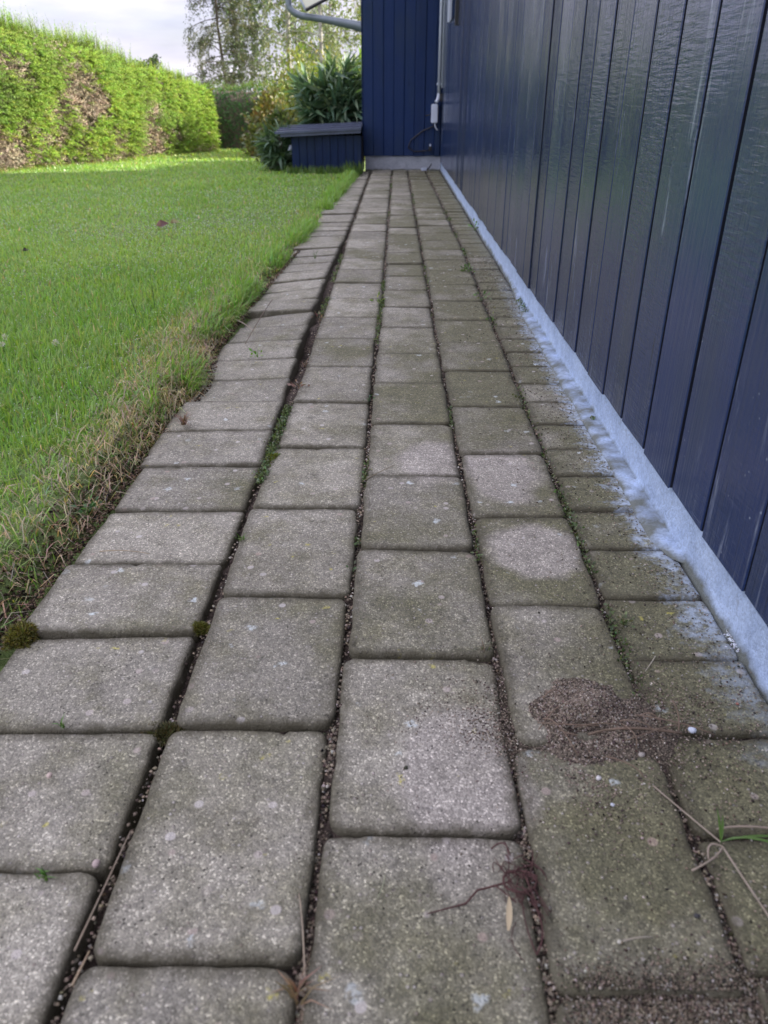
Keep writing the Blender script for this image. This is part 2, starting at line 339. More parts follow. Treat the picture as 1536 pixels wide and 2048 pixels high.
# ---------------------------------------------------------------- ground, lawn, bed
def edge_x(Y):
    Y = np.asarray(Y, float)
    e = np.interp(Y, [-1, .6, 1.1, 1.5, 1.75, 2.4, 3.0, 3.7, 5.0, 6.55, 6.8], [-.43, -.43, -.408, -.385, -.42, -.405, -.385, -.345, -.315, -.275, -.27])
    return e
def lawn_z(X, Y):
    P = np.stack([X, Y, 0*X], -1)
    d = edge_x(Y)-X
    return .004*fbm(P, 2.2) + .010*vnoise(P, .9, 3) - .040*np.clip(1-d/.05, 0, 1) + .006*np.clip(d/.6, 0, 1)
def grid_mesh(name, xs, ys, zf, mat, smooth=True):
    X, Y = np.meshgrid(xs, ys); Z = zf(X, Y); V = np.stack([X, Y, Z], -1).reshape(-1, 3)
    nx, ny = len(xs), len(ys); i, j = np.meshgrid(np.arange(nx-1), np.arange(ny-1)); a = (j*nx+i).ravel()
    return npmesh(name, V, np.stack([a, a+1, a+nx+1, a+nx], -1), mat, smooth=smooth)
link('ground', grid_mesh('ground', np.linspace(-700, 700, 41), np.linspace(-300, 1000, 41), lambda X, Y: 0*X-.09, M['far']), kind='structure')
# lawn sheet, its right border follows the path edge
ys = np.concatenate([np.arange(-1.5, 7.3, .03), np.geomspace(7.3, 34, 40)]); us = np.concatenate([np.linspace(0, .3, 22), np.geomspace(.33, 26, 60)])
U_, Y_ = np.meshgrid(us, ys); X_ = edge_x(Y_)+.02-U_
right = Y_ > 7.35
Zl = lawn_z(X_, Y_); V = np.stack([X_, Y_, Zl], -1).reshape(-1, 3); nx, ny = len(us), len(ys)
i, j = np.meshgrid(np.arange(nx-1), np.arange(ny-1)); a = (j*nx+i).ravel()
link('lawn', npmesh('lawn', V, np.stack([a, a+nx, a+nx+1, a+1], -1), M['turf'], smooth=True), kind='structure')
link('garden_ground', grid_mesh('garden_ground', np.linspace(-.2, 14, 60), np.linspace(7.2, 34, 90), lambda X, Y: .006*fbm(np.stack([X, Y, 0*X], -1), 1.5)-.012, M['turf']), kind='structure')

# ---------------------------------------------------------------- path: paving stones as individual pieces
path = empty('path'); path['kind'] = 'structure'
def bed_z(X, Y):
    P = np.stack([X, Y, 0*X], -1)
    z = -.0075 + .0022*fbm(P, 28) + .0010*fbm(P, 120, 4)
    z = z - .030*np.exp(-((X+.203+.005*np.exp(-((Y-2.3)/.95)**4))/(.013+.010*np.exp(-((Y-2.3)/.95)**4)))**2)*(.35+.65*np.clip(.5+1.2*vnoise(P, 6, 9), 0, 1)) - .042*np.clip((-.205-X)/.06, 0, 1)
    z = np.minimum(z, -.0058)
    return z
ysb = [-.5]
while ysb[-1] < 6.79: ysb.append(ysb[-1]+.006+.006*max(ysb[-1], 0))
bed = link('bedding_soil', grid_mesh('bedding_soil', np.arange(-.47, .385, .0062), np.array(ysb), bed_z, M['soil']), path)

def D(y): return H*((F/((y-200)*math.cos(PITCH)))-math.sin(PITCH))/math.cos(PITCH)
def jx(k, Y):   # x of the long joints
    T = {0: ([0, .6, 1.2, 2.5, 4, 7], [-.413, -.408, -.402, -.405, -.395, -.385]), 1: ([0, .5, .9, 1.4, 2, 3.5, 6.8], [-.210, -.203, -.201, -.196, -.195, -.199, -.197]),
         2: ([0, .4, .65, 1.1, 1.7, 2.2, 6.8], [-.060, -.055, -.049, -.043, -.044, -.036, -.029]), 3: ([0, .45, .7, 1.25, 2, 3.2, 6.8], [.100, .103, .108, .102, .101, .099, .094]),
         4: ([0, .5, .75, 1.3, 2, 3, 5, 6.8], [.230, .233, .239, .243, .251, .258, .250, .237]), 5: ([0, 7], [.357, .354])}
    return float(np.interp(Y, *T[k]))
def stone_mesh(wd, dp, nx, ny, seed, round_r=.016, fil=.006, z_amp=.0009, thick=.05):
    r = np.random.default_rng(seed)
    def ax(n, half):
        u = np.linspace(-1, 1, n); u = np.sign(u)*(1-(1-np.abs(u))**1.35); return u*half
    hx, hy = wd/2, dp/2; X, Y = np.meshgrid(ax(nx, hx), ax(ny, hy))
    rr = r.uniform(.7, 1.35, 4)*round_r
    Xo, Yo = X.copy(), Y.copy(); e = np.minimum(hx-np.abs(X), hy-np.abs(Y))
    for q, (sx, sy) in enumerate(((-1, -1), (1, -1), (-1, 1), (1, 1))):
        cx, cy = sx*(hx-rr[q]), sy*(hy-rr[q]); qx, qy = (X-cx)*sx, (Y-cy)*sy; mk = (qx > 0) & (qy > 0)
        n = np.hypot(qx, qy)+1e-9; s = np.maximum(qx, qy)/n
        Xo[mk] = (cx+sx*qx*s)[mk]; Yo[mk] = (cy+sy*qy*s)[mk]; e[mk] = (rr[q]-np.maximum(qx, qy))[mk]
    o = r.uniform(0, 500); P = np.stack([Xo, Yo, 0*Xo], -1)+o
    # wavering outline
    k = np.clip(1-e/.02, 0, 1)
    Xo += k*.0016*fbm(P, 28); Yo += k*.0016*fbm(P, 28, 31)
    ff = fil*(1+.55*fbm(P, 22, 5)); ff = np.clip(ff, .0022, .014)
    ee = np.clip(e/ff, 0, 1); Z = -ff*(1-np.sqrt(np.clip(1-(1-ee)**2, 0, 1)))*1.0
    Z += z_amp*fbm(P, 14, 2) + .00045*fbm(P, 70, 8)*(nx > 20)
    chips = np.clip(fbm(P, 38, 77)-.82, 0, 1)*np.clip(1-e/.018, 0, 1); Z -= .016*chips
    V = np.stack([Xo, Yo, Z], -1).reshape(-1, 3); E = e.ravel()
    i, j = np.meshgrid(np.arange(nx-1), np.arange(ny-1)); a = (j*nx+i).ravel(); Fq = [np.stack([a, a+1, a+nx+1, a+nx], -1)]
    ring = list(range(0, nx)) + [jj*nx+nx-1 for jj in range(1, ny)] + [(ny-1)*nx+ii for ii in range(nx-2, -1, -1)] + [jj*nx for jj in range(ny-2, 0, -1)]
    ring = np.array(ring); n0 = len(V); low = V[ring].copy(); low[:, 2] = -thick; V = np.concatenate([V, low]); E = np.concatenate([E, 0*ring-.004])
    m = len(ring); q = np.arange(m); Fq.append(np.stack([ring[q], n0+q, n0+(q+1) % m, ring[(q+1) % m]], -1))
    return npmesh('paving_stone', V, np.concatenate(Fq), M['concrete'], smooth=True, extra=E)
stones = []
def stone(x0, x1, y0, y1, gapx, gapy, dz=0.0, tx=0.0, ty=0.0, rz=0.0):
    wd, dp = (x1-x0)-gapx, (y1-y0)-gapy; yc = (y0+y1)/2
    n = (38, 46) if yc < .9 else (22, 28) if yc < 2 else (12, 14) if yc < 3.5 else (8, 8)
    if dp < .13: n = (n[0], int(n[1]*.65))
    big = dp > .17
    me = stone_mesh(wd, dp, n[0], n[1], len(stones)+11, .0115 if big else .0085, .0032 if yc < 2 else .0032)
    o = link('paving_stone', me, path); o.location = ((x0+x1)/2, yc, dz); o.rotation_euler = (tx, ty, rz); stones.append((o, x0, x1, y0, y1)); return o
SP = .00022; END = 6.775
def rows(y_first, step, n_before):
    c = F/(math.cos(PITCH))*H/math.cos(PITCH)   # depth per unit of 1/(y-200)
    s = step*c; y0 = D(y_first)-n_before*s; out = []
    while y0 < END: out.append(y0); y0 += s
    return out, s
for col, (yf, stp, nb) in {1: (1457, .0001465, 5), 2: (1460, .0002155, 3), 3: (1668, .0002165, 3), 4: (1490, .0002145, 4), 5: (1463, .0001088, 6)}.items():
    rs, s = rows(yf, stp, nb)
    rs = [y + (random.uniform(-.003, .003)) for y in rs]
    for q, y0 in enumerate(rs):
        y1 = rs[q+1] if q+1 < len(rs) else min(y0+s, END)
        y1 = min(y1, END)
        if y1-y0 < .04 or y1 < -.45: continue
        ym = (y0+y1)/2; xa, xb = jx(col-1, ym), jx(col, ym)
        gx = random.uniform(.0045, .0075); gy = random.uniform(.0018, .0045)
        if col == 1:
            sk = math.exp(-((ym-2.3)/.95)**4); tilt = R(random.uniform(.5, 1.8)) + R(4.2)*sk*random.uniform(.6, 1.3); xb -= .019*sk; xa -= .008*sk; w_ = xb-xa
            o = stone(xa+random.uniform(-.006, .006), xb-.006, y0, y1, gx, gy, -.003-math.tan(tilt)*w_/2-random.uniform(0, .006), R(random.gauss(0, 1.1)), -tilt, R(random.gauss(0, .9)+(-1.6*sk)))
        elif col == 2:
            dx = .003 if 1.2 < ym < 3 else 0
            stone(xa+dx, xb, y0, y1, gx, gy, random.gauss(0, .0012), R(random.gauss(0, .45)), R(random.gauss(0, .4)), R(random.gauss(0, .35)))
        else:
            stone(xa, xb, y0, y1, gx, gy, random.gauss(0, .0012)-(.0015 if col == 5 else 0), R(random.gauss(0, .45)), R(random.gauss(0, .4)), R(random.gauss(0, .35)))

# ---------------------------------------------------------------- the house
WX = .352; PB = .064
house = empty('house', (0, 0, 0)); tag(house, 'navy blue timber-clad house with pale blue plinth beside the paved path', 'house')
# main wall boards
def board(name, y0, y1, z0, z1, x, th, mat, parent, axis='y', bev=.0013, seed=0):
    """vertical board: face at x (axis y) or facing -y at y=x (axis x)"""
    prof = [(0, y0+bev), (0, y1-bev), (bev, y1), (th, y1), (th, y0), (bev, y0)]
    r = random.Random(seed); n = len(prof)
    zs = [z0, z1]; V = []
    for zi, z in enumerate(zs):
        for (d, y) in prof:
            zz = z + (r.uniform(-.0015, .0015) if zi == 0 else 0)
            V.append((x+d, y, zz) if axis == 'y' else (y, x+d, zz))
    Fs = [tuple(range(n))[::-1], tuple(range(n, 2*n))] + [(k, (k+1) % n, n+(k+1) % n, n+k) for k in range(n)]
    if axis == 'y': Fs = [f[::-1] for f in Fs]
    me = pym(name, V, Fs, mat); me.materials.append(M['edge'])
    for q in (4, 6): me.polygons[q].material_index = 1      # rough inner edges, near black: groove shade put into their colour
    return me
y = -1.6; k = 0
while y < 6.72:
    wd = .118; gap = random.choice([.0025, .006, .007, .0085, .009])
    y1 = min(y+wd, 6.774)
    me = board('plank', y-(y+y1)/2+gap/2, y1-(y+y1)/2-gap/2, PB+random.uniform(-.003, .003), 2.28, 0, .022, M['navy'], None, seed=k)
    o = link('plank', me, house); o.location = (WX-random.uniform(0, .0022), (y+y1)/2, 0); o.rotation_euler.z = R(random.gauss(0, .8)); y += wd; k += 1
link('backing', boxm('backing', (WX+.026, -1.6, .0), (WX+.05, 6.76, 2.28), M['inter']), house)
# body behind the cladding and end bay
EX = -.262; EY = 6.78
link('wall', boxm('wall', (WX+.052, -1.6, -.05), (3.6, 7.10, 2.28), M['inter']), house)
link('wall', boxm('wall', (EX+.024, EY+.024, -.05), (WX+.05, 7.10, 2.28), M['navy2']), house)
x = EX; k = 0
bw = (WX-EX)/7.6
while x < WX-.004:
    x1 = min(x+bw, WX-.004)
    me = board('plank', x-(x+x1)/2+.0008, x1-(x+x1)/2-.0008, .105+random.uniform(-.001, .001), 2.28, 0, .02, M['navy2'], None, axis='x', seed=k+50, bev=.003)
    o = link('plank', me, house); o.location = ((x+x1)/2, EY-random.uniform(0, .004)-(.004 if k % 2 else 0), 0); x += bw; k += 1
link('corner_board', boxm('corner_board', (EX-.008, EY-.006, .105), (EX-.001, 7.12, 2.28), M['navy2'], .002), house)
# plinths
ysn = [-1.6]
while ysn[-1] < 6.76: ysn.append(ysn[-1]+.02+.006*max(0, ysn[-1]))
ysn = np.array(ysn); zsn = np.linspace(-.03, .078, 12); Yg, Zg = np.meshgrid(ysn, zsn)
P = np.stack([0*Yg, Yg, Zg], -1); Xg = WX+.008 - .005*np.clip((.006-Zg)/.01, 0, 1) + .0012*fbm(P, 9) + .0006*fbm(P, 60)
n1, n2 = len(ysn), len(zsn); i, j = np.meshgrid(np.arange(n1-1), np.arange(n2-1)); a = (j*n1+i).ravel()
link('plinth', npmesh('plinth', np.stack([Xg, Yg, Zg], -1), np.stack([a, a+n1, a+n1+1, a+1], -1), M['plinth'], smooth=True), house)
link('plinth', boxm('plinth', (-.250, EY+.010, -.05), (WX+.008, EY+.05, .104), M['cplinth'], .004), house)
# a low run of painted mortar at the foot of the plinth
ysm = np.arange(.80, 2.5, .012); us_ = np.linspace(0, 1, 9); Yg, Ug = np.meshgrid(ysm, us_)
wdt = .026*np.clip((Yg-.80)/.06, 0, 1)**.5*np.clip((2.5-Yg)/.5, 0, 1)+.002
Xg = WX+.008 - Ug*wdt + .0015*fbm(np.stack([0*Yg, Yg, Ug*.1], -1), 25)*(Ug > .5)
Zg = .0065*np.sqrt(np.clip(1-Ug**3, 0, 1)) - .001 + .0003*fbm(np.stack([Xg, Yg, 0*Yg], -1), 60)
n1, n2 = len(ysm), len(us_); i, j = np.meshgrid(np.arange(n1-1), np.arange(n2-1)); a = (j*n1+i).ravel()
link('mortar_strip', npmesh('mortar_strip', np.stack([Xg, Yg, Zg], -1), np.stack([a, a+1, a+n1+1, a+n1], -1), M['plinth'], smooth=True), house)
# roof
def slab(name, pts, th, mat, parent):
    V = [(p[0], p[1], p[2]) for p in pts]+[(p[0], p[1], p[2]+th) for p in pts]; n = len(pts)
    Fs = [tuple(range(n))[::-1], tuple(range(n, 2*n))]+[(k, (k+1) % n, n+(k+1) % n, n+k) for k in range(n)]
    return link(name, pym(name, V, Fs, mat), parent)
slab('roof', [(.15, -1.8, 2.22), (2.0, -1.8, 2.95), (2.0, 7.14, 2.95), (.15, 7.14, 2.22)], .06, M['rooft'], house)
slab('roof', [(2.003, -1.8, 2.95), (3.9, -1.8, 2.2), (3.9, 7.14, 2.2), (2.003, 7.14, 2.95)], .06, M['rooft'], house)
slab('roof', [(-.36, 6.66, 2.285), (.148, 6.66, 2.30), (.148, 7.14, 2.30), (-.36, 7.14, 2.285)], .05, M['rooft'], house)
# window on the long wall (only its lower near corner shows)
win = link('window', boxm('window', (WX-.022, 5.16, .875), (WX-.003, 5.20, 1.9), M['black'], .002), house)
wl = yp(899, 75, 5.18)
link('frame', boxm('frame', (WX-.020, 5.202, 1.0), (WX-.003, 5.24, 1.9), M['white'], .002), win)
link('pane', boxm('pane', (WX-.008, 5.242, .95), (WX-.003, 5.95, 1.9), M['glass']), win)
link('frame', boxm('frame', (WX-.020, 5.952, .95), (WX-.003, 5.99, 1.9), M['white'], .002), win)
# downpipe with its bracket, white box
pv, pf = tubes([([(WX-.027, 6.70, 2.2), (WX-.027, 6.70, 1.4), (WX-.027, 6.70, .54)], .012)], 12)
pipe = link('downpipe', npmesh('downpipe', pv, pf, M['white'], smooth=True), house)
pv, pf = tubes([(bez((WX-.027, 6.70, .545), (WX-.027, 6.70, .50), (WX-.048, 6.69, .485), 7), .014)], 10)
link('elbow', npmesh('elbow', pv, pf, M['white'], smooth=True), pipe)
pv, pf = tubes([([(WX-.008, 6.66, 2.2), (WX-.008, 6.66, .58)], .006)], 8)
link('conduit', npmesh('conduit', pv, pf, M['white'], smooth=True), house)
link('bracket', boxm('bracket', (WX-.045, 6.695, .60), (WX-.002, 6.715, .615), M['white'], .002), pipe)
link('bracket', boxm('bracket', (WX-.020, 6.65, .49), (WX-.002, 6.70, .545), M['black'], .002), pipe)
b0 = yp(862, 246, 6.74); b1 = yp(876, 208, 6.74)
jb = link('junction_box', boxm('junction_box', (b0.x, 6.725, b0.z), (b1.x, 6.776, b1.z), M['white'], .005), house)
pv, pf = tubes([(bez((b1.x-.02, 6.75, b0.z+.002), (b1.x-.02, 6.75, b0.z-.035), (b1.x+.004, 6.75, b0.z-.05), 7), .0055)], 8)
link('cable', npmesh('cable', pv, pf, M['white'], smooth=True), jb)
pv, pf = tubes([([(b0.x+.004, 6.75, b0.z+.06), (b0.x-.045, 6.752, b0.z+.05)], .004)], 8)
link('lever', npmesh('lever', pv, pf, M['black'], smooth=True), jb)
# hose arc and tap, plug
q = [yp(px, py, 6.765) for px, py in ((868, 252), (845, 262), (822, 280), (816, 295), (828, 303), (858, 301))]
pts = []
for a_ in range(len(q)-1): pts += [q[a_].lerp(q[a_+1], s_/4) for s_ in range(4)]
pv, pf = tubes([([tuple(v) for v in pts]+[tuple(q[-1])], .0045)], 8)
link('hose', npmesh('hose', pv, pf, M['black'], smooth=True), house)
tv = yp(860, 296, 6.75)
tp = link('tap', boxm('tap', (tv.x-.012, 6.72, tv.z-.02), (tv.x+.012, 6.775, tv.z+.012), M['black'], .004), house)
link('handle', boxm('handle', (tv.x-.006, 6.70, tv.z+.013), (tv.x+.006, 6.74, tv.z+.030), M['white'], .003), tp)
g0 = gp(850, 342, .0)
cb = link('plug_cable', None) if False else None
pv, pf = tubes([(bez((.285, 6.74, .05), (.26, 6.72, .004), (g0.x+.01, g0.y, .012), 10), .0045)], 8)
cab = link('plug_cable', npmesh('plug_cable', pv, pf, M['black'], smooth=True)); tag(cab, 'short black cable with white plug lying by the end wall plinth', 'cable')
pg = link('plug', boxm('plug', (-.022, -.011, -.011), (.022, .011, .011), M['white'], .004), cab); pg.location = (g0.x-.008, g0.y, .013); pg.rotation_euler.z = R(20)
# gutter pipe, verge board and soffit at the far corner
pa = yp(576, -60, 6.89); pb_ = yp(577, 8, 6.89); pc = yp(604, 32, 6.88); pd = yp(742, 58, 6.83)
pts = [tuple(pa), tuple(pb_)] + [tuple(v) for v in bez(pb_, yp(578, 24, 6.885), pc, 6)[1:]] + [tuple(v) for v in bez(pc, (np.array(pc)+np.array(pd))/2+np.array([0, 0, .012]), pd, 8)[1:]]
pv, pf = tubes([(pts, [.024]*8+list(np.linspace(.024, .036, len(pts)-8)))], 14); link('gutter', npmesh('gutter', pv, pf, M['gutter'], smooth=True), house)
sa, sb, scn, sdn = yp(588, -30, 6.95), yp(612, 21, 6.85), yp(672, -8, 6.85), yp(650, -60, 6.95)
slab('soffit', [tuple(sa), tuple(sb), tuple(scn), tuple(sdn)], .02, M['cream'], house)
pv, pf = tubes([([tuple(sb+Vector((0, -.02, 0))), tuple(yp(690, -22, 6.86)), (-.25, 6.88, 1.30)], .012)], 6)
link('verge_board', npmesh('verge_board', pv, pf, M['black']), house)
pv, pf = tubes([([tuple(sa), tuple(sb)], .010)], 6); link('fascia', npmesh('fascia', pv, pf, M['white']), house)

# ---------------------------------------------------------------- storage box
sbx = empty('storage_box', (-.53, 6.7, 0)); tag(sbx, 'low navy plank box with slate blue boarded lid beside the house end wall', 'storage box')
def lb(name, a, b, mat, bev, parent): # local to the box
    return link(name, boxm(name, tuple(np.array(a)-np.array([-.53, 6.7, 0])), tuple(np.array(b)-np.array([-.53, 6.7, 0])), mat, bev), parent)
nb_ = 9; x0_, x1_ = -.805, -.268
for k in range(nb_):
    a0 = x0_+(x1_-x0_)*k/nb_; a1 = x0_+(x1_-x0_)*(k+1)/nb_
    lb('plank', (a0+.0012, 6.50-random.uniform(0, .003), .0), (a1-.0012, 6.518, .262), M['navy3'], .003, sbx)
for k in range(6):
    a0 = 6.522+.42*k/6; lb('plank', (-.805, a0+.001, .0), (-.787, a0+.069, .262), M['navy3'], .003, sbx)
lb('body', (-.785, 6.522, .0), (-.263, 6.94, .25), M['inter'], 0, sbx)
zt = lambda x: .272+.030*(x+.92)/.66
for k in range(4):
    ya, yb = 6.44+.132*k, 6.44+.132*(k+1)-.004
    V = [(x-(-.53), yy-6.7, zt(x)+dz+.010*k) for dz in (0, .016) for yy in (ya, yb) for x in (-.92, -.266)]
    Fs = [(0, 2, 3, 1), (4, 5, 7, 6), (0, 1, 5, 4), (2, 6, 7, 3), (0, 4, 6, 2), (1, 3, 7, 5)]
    link('lid_board', pym('lid_board', V, Fs, M['lid']), sbx)
V = [(x-(-.53), yy-6.7, zt(x)+dz) for dz in (-.022, -.002) for yy in (6.45, 6.475) for x in (-.88, -.268)]
link('lid_batten', pym('lid_batten', V, [(0, 2, 3, 1), (4, 5, 7, 6), (0, 1, 5, 4), (2, 6, 7, 3), (0, 4, 6, 2), (1, 3, 7, 5)], M['lid']), sbx)
hb = yp(583, 300, 6.6)
pv, pf = tubes([([(hb.x, 6.58, hb.z-.03), (hb.x-.008, 6.58, hb.z), (hb.x, 6.58, hb.z+.035)], [.012, .020, .010])], 8)
wh = link('hook', npmesh('hook', pv-np.array([-.53, 6.7, 0]), pf, M['white'], smooth=True), sbx)

# ---------------------------------------------------------------- plants: generic builders
def blades(P, hgt, wid, lean, az, cb, ct, curl=.5):
    """grass blades: P (N,3) roots; returns V,F,col"""
    n = len(P); d = np.stack([np.cos(az), np.sin(az), 0*az], -1); s = np.stack([-np.sin(az+rng.normal(0, .5, n)), np.cos(az), 0*az], -1); s = unit(s)
    up = np.array([0, 0, 1.0]); h = hgt[:, None]; l = lean[:, None]
    m1 = P + up*h*.45*np.cos(l*.6) + d*h*.45*np.sin(l*.6); tip = m1 + up*h*.55*np.cos(l*(1+curl)) + d*h*.55*np.sin(l*(1+curl)); w_ = wid[:, None]/2
    V = np.stack([P-s*w_, P+s*w_, m1-s*w_*.85, m1+s*w_*.85, tip], 1).reshape(-1, 3)
    b_ = np.arange(n)[:, None]*5; Ft = np.concatenate([b_+np.array([[0, 1, 3]]), b_+np.array([[0, 3, 2]]), b_+np.array([[2, 3, 4]])])
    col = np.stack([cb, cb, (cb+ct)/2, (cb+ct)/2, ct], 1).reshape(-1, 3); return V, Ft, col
def leaves(P, Dr, ln, wd, col, fold=.25, bend=.25):
    """pointed leaves, 4 triangles each"""
    n = len(P); Dr = unit(Dr); ref = unit(rng.normal(0, 1, (n, 3))+np.array([0, 0, .6])); S = unit(np.cross(Dr, ref)); Nn = np.cross(S, Dr)
    l = ln[:, None]; w_ = wd[:, None]/2
    a0 = P; mid = P+Dr*l*.5-Nn*l*bend*.15; tip = P+Dr*l-Nn*l*bend
    V = np.stack([a0, mid+S*w_+Nn*w_*fold, mid, mid-S*w_+Nn*w_*fold, tip], 1).reshape(-1, 3)
    b_ = np.arange(n)[:, None]*5; Ft = np.concatenate([b_+np.array([[0, 1, 2]]), b_+np.array([[0, 2, 3]]), b_+np.array([[1, 4, 2]]), b_+np.array([[2, 4, 3]])])
    return V, Ft, np.repeat(col, 5, 0)
def shoots(P, Dr, ln, nn, nl, nw, col, stemcol):
    """conifer shoots: stem + nn needles"""
    n = len(P); Dr = unit(Dr); S = unit(np.cross(Dr, unit(rng.normal(0, 1, (n, 3))))); T = np.cross(Dr, S)
    t = np.linspace(.06, 1, nn)[None, :]; ph = rng.uniform(0, 6.28, (n, 1))+np.arange(nn)[None, :]*2.4
    sag = (t**2*ln[:, None]*.12)[..., None]*np.array([0, 0, -1.0])
    B = P[:, None]+Dr[:, None]*(t*ln[:, None])[..., None]+sag
    rad = np.cos(ph)[..., None]*S[:, None]+np.sin(ph)[..., None]*T[:, None]
    nd = unit(Dr[:, None]*.75+rad*1.0); L_ = (nl*(1-.45*t)*rng.uniform(.8, 1.2, (n, nn)))[..., None]
    side = unit(np.cross(nd, rad+.01)); w_ = nw/2
    V = np.stack([B-side*w_, B+side*w_, B+nd*L_], 2).reshape(-1, 3); Ft = np.arange(len(V)).reshape(-1, 3)
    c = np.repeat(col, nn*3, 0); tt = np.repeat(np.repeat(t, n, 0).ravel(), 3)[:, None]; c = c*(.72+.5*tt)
    Vs = np.stack([P-S*.0016, P+S*.0016, P+Dr*ln[:, None]+np.array([0, 0, -1.0])*(ln[:, None]*.12)], 1).reshape(-1, 3)
    Fs = np.arange(len(Vs)).reshape(-1, 3)+len(V); return np.concatenate([V, Vs]), np.concatenate([Ft, Fs]), np.concatenate([c, np.repeat(stemcol, 3, 0)])
def vary(c, n, s=.18, hs=.12):
    c = np.array(c, float)[None]*(1+rng.normal(0, s, (n, 1))); c = c*(1+rng.normal(0, hs, (n, 3))); return np.clip(c, .004, .9)
def join(parts):
    Vs, Fs, Cs, o = [], [], [], 0
    for V, Ft, c in parts: Vs.append(V); Fs.append(Ft+o); Cs.append(c); o += len(V)
    return np.concatenate(Vs), np.concatenate(Fs), np.concatenate(Cs)

# ---------------------------------------------------------------- hedges
def hedge_face(Nn, A, B, z0f, z1f, depth, out, dense):
    """points over a hedge that runs A->B with its near face on that line; out = outward normal (2d)"""
    A, B = np.array(A), np.array(B); Ln = np.linalg.norm(B-A); dirv = (B-A)/Ln; s = rng.random(Nn)
    if dense is not None: s = dense(s)
    top = z1f(s); which = rng.random(Nn); fr = which < .76
    t = rng.random(Nn); dpt = np.where(fr, 0, rng.random(Nn)*depth)
    z = np.where(fr, top*t**.9, top); P2 = A+dirv*(s*Ln)[:, None]-np.array(out)*dpt[:, None]
    P = np.stack([P2[:, 0], P2[:, 1], z], -1)
    bul = .05*fbm(P, 2.2, 5)+.035*fbm(P, 6, 8)
    o3 = np.array([out[0], out[1], 0.0]); rndt = np.clip(1-z/top, 0, 1)
    P = P+o3*(bul-.10*np.clip(z/top-.8, 0, 1)*5*.4*fr)[:, None]+np.array([0, 0, 1])*(bul*~fr)[:, None]
    Nd = np.where(fr[:, None], o3, np.array([0, 0, 1.0])); return P, Nd, s, fr, top
HA, HB = (-3.95, 4.45), (-1.975, 9.15); hd = np.array(HB)-np.array(HA); hl = np.linalg.norm(hd); hd = hd/hl; ho = np.array([hd[1], -hd[0]])
HS0 = (6.45-4.45)/hd[1]/hl
ztop = lambda s: np.interp(s, [0, HS0, .62, .8, 1.0], [1.15, 1.02, .90, .77, .60])
hedge = empty('hedge', (-2.9, 6.9, 0)); tag(hedge, 'long sunlit spruce hedge with brown bare patches along the left side of the lawn', 'hedge')
hoff = np.array([-2.9, 6.9, 0])
def core(name, A, B, dvec, depth, zt_, ins, parent, off, zlow=.0):
    A, B = np.array(A), np.array(B); n, m = 60, 12; s = np.linspace(0, 1, n); rowsv = []
    prof = [(ins, zlow), (ins, .35), (ins, .7), (ins+.03, .93), (depth*.5, .96), (depth-ins, .93), (depth-ins, zlow)]
    for (d, tz) in prof:
        p = A+(B-A)*s[:, None]-np.array(dvec)*d; z = zt_(s)*tz; rowsv.append(np.stack([p[:, 0], p[:, 1], z], -1))
    V = np.stack(rowsv); V = V+(fbm(V, 4, 1)*.03)[..., None]*np.array([dvec[0], dvec[1], .5]); k = len(prof)
    i, j = np.meshgrid(np.arange(n-1), np.arange(k-1)); a = (j*n+i).ravel(); Fq = np.stack([a, a+1, a+n+1, a+n], -1)
    caps = []
    V = V.reshape(-1, 3)
    me = npmesh(name, V-off, Fq, M['core'], smooth=True)
    return link(name, me, parent, 'stuff')
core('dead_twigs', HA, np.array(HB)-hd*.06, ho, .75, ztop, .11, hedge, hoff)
NF = 17000
dens = lambda s: np.where(rng.random(len(s)) < .84, HS0-.04+(1.0-HS0+.04)*s, s)
P, Nd, s, fr, top = hedge_face(NF, HA, HB, None, ztop, .7, ho, dens)
# rounded far end
ne = 2600; ze = rng.random(ne)*.60; de = rng.random(ne)*.7; Pe = np.stack([HB[0]-ho[0]*de+hd[0]*.03, HB[1]-ho[1]*de+hd[1]*.03, ze], -1)
P = np.concatenate([P, Pe]); Nd = np.concatenate([Nd, np.tile([hd[0], hd[1], 0], (ne, 1))]); s = np.concatenate([s, np.ones(ne)]); fr = np.concatenate([fr, np.ones(ne, bool)]); top = np.concatenate([top, np.full(ne, .6)])
brown = fbm(P*np.array([1, 1, 1.2]), 2.9, 40)+.3*vnoise(P, 11, 3) + .55*np.clip((.80-s)/.4, -1.2, .5) - .30*(P[:, 2] > top*.86) + .4*(P[:, 2] < .08)
isb = (brown+.22*rng.normal(0,1,len(P)) > .42) & fr
keep = ~isb | (rng.random(len(P)) < .8); P, Nd, s, fr, top, isb = [q[keep] for q in (P, Nd, s, fr, top, isb)]
n = len(P); tang = np.array([hd[0], hd[1], 0])
tiers = fbm(P, 5.5, 60)
Dr = Nd*1.0+tang*rng.normal(0, .5, (n, 1))+np.array([0, 0, 1.0])*rng.normal(.10, .42, (n, 1))+tang*(tiers*.5)[:, None]-np.array([0, 0, .5])*np.clip(tiers, 0, 1)[:, None]
Dr = np.where((~fr)[:, None], Dr*np.array([.6, .6, 1.3])+np.array([0, 0, .6]), Dr)
ln = rng.uniform(.06, .13, n)*np.where(~fr, rng.choice([1, 1.15, 1.7], n), 1)*np.where(s > .82, .72, 1)
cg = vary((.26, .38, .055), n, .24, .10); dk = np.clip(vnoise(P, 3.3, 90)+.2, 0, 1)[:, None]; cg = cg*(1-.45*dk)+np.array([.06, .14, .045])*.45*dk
cbn = vary((.52, .42, .31), n, .3, .06)
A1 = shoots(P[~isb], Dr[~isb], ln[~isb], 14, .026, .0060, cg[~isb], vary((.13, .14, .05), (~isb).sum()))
Pb = P[isb]-Nd[isb]*.018; nbn = len(Pb)
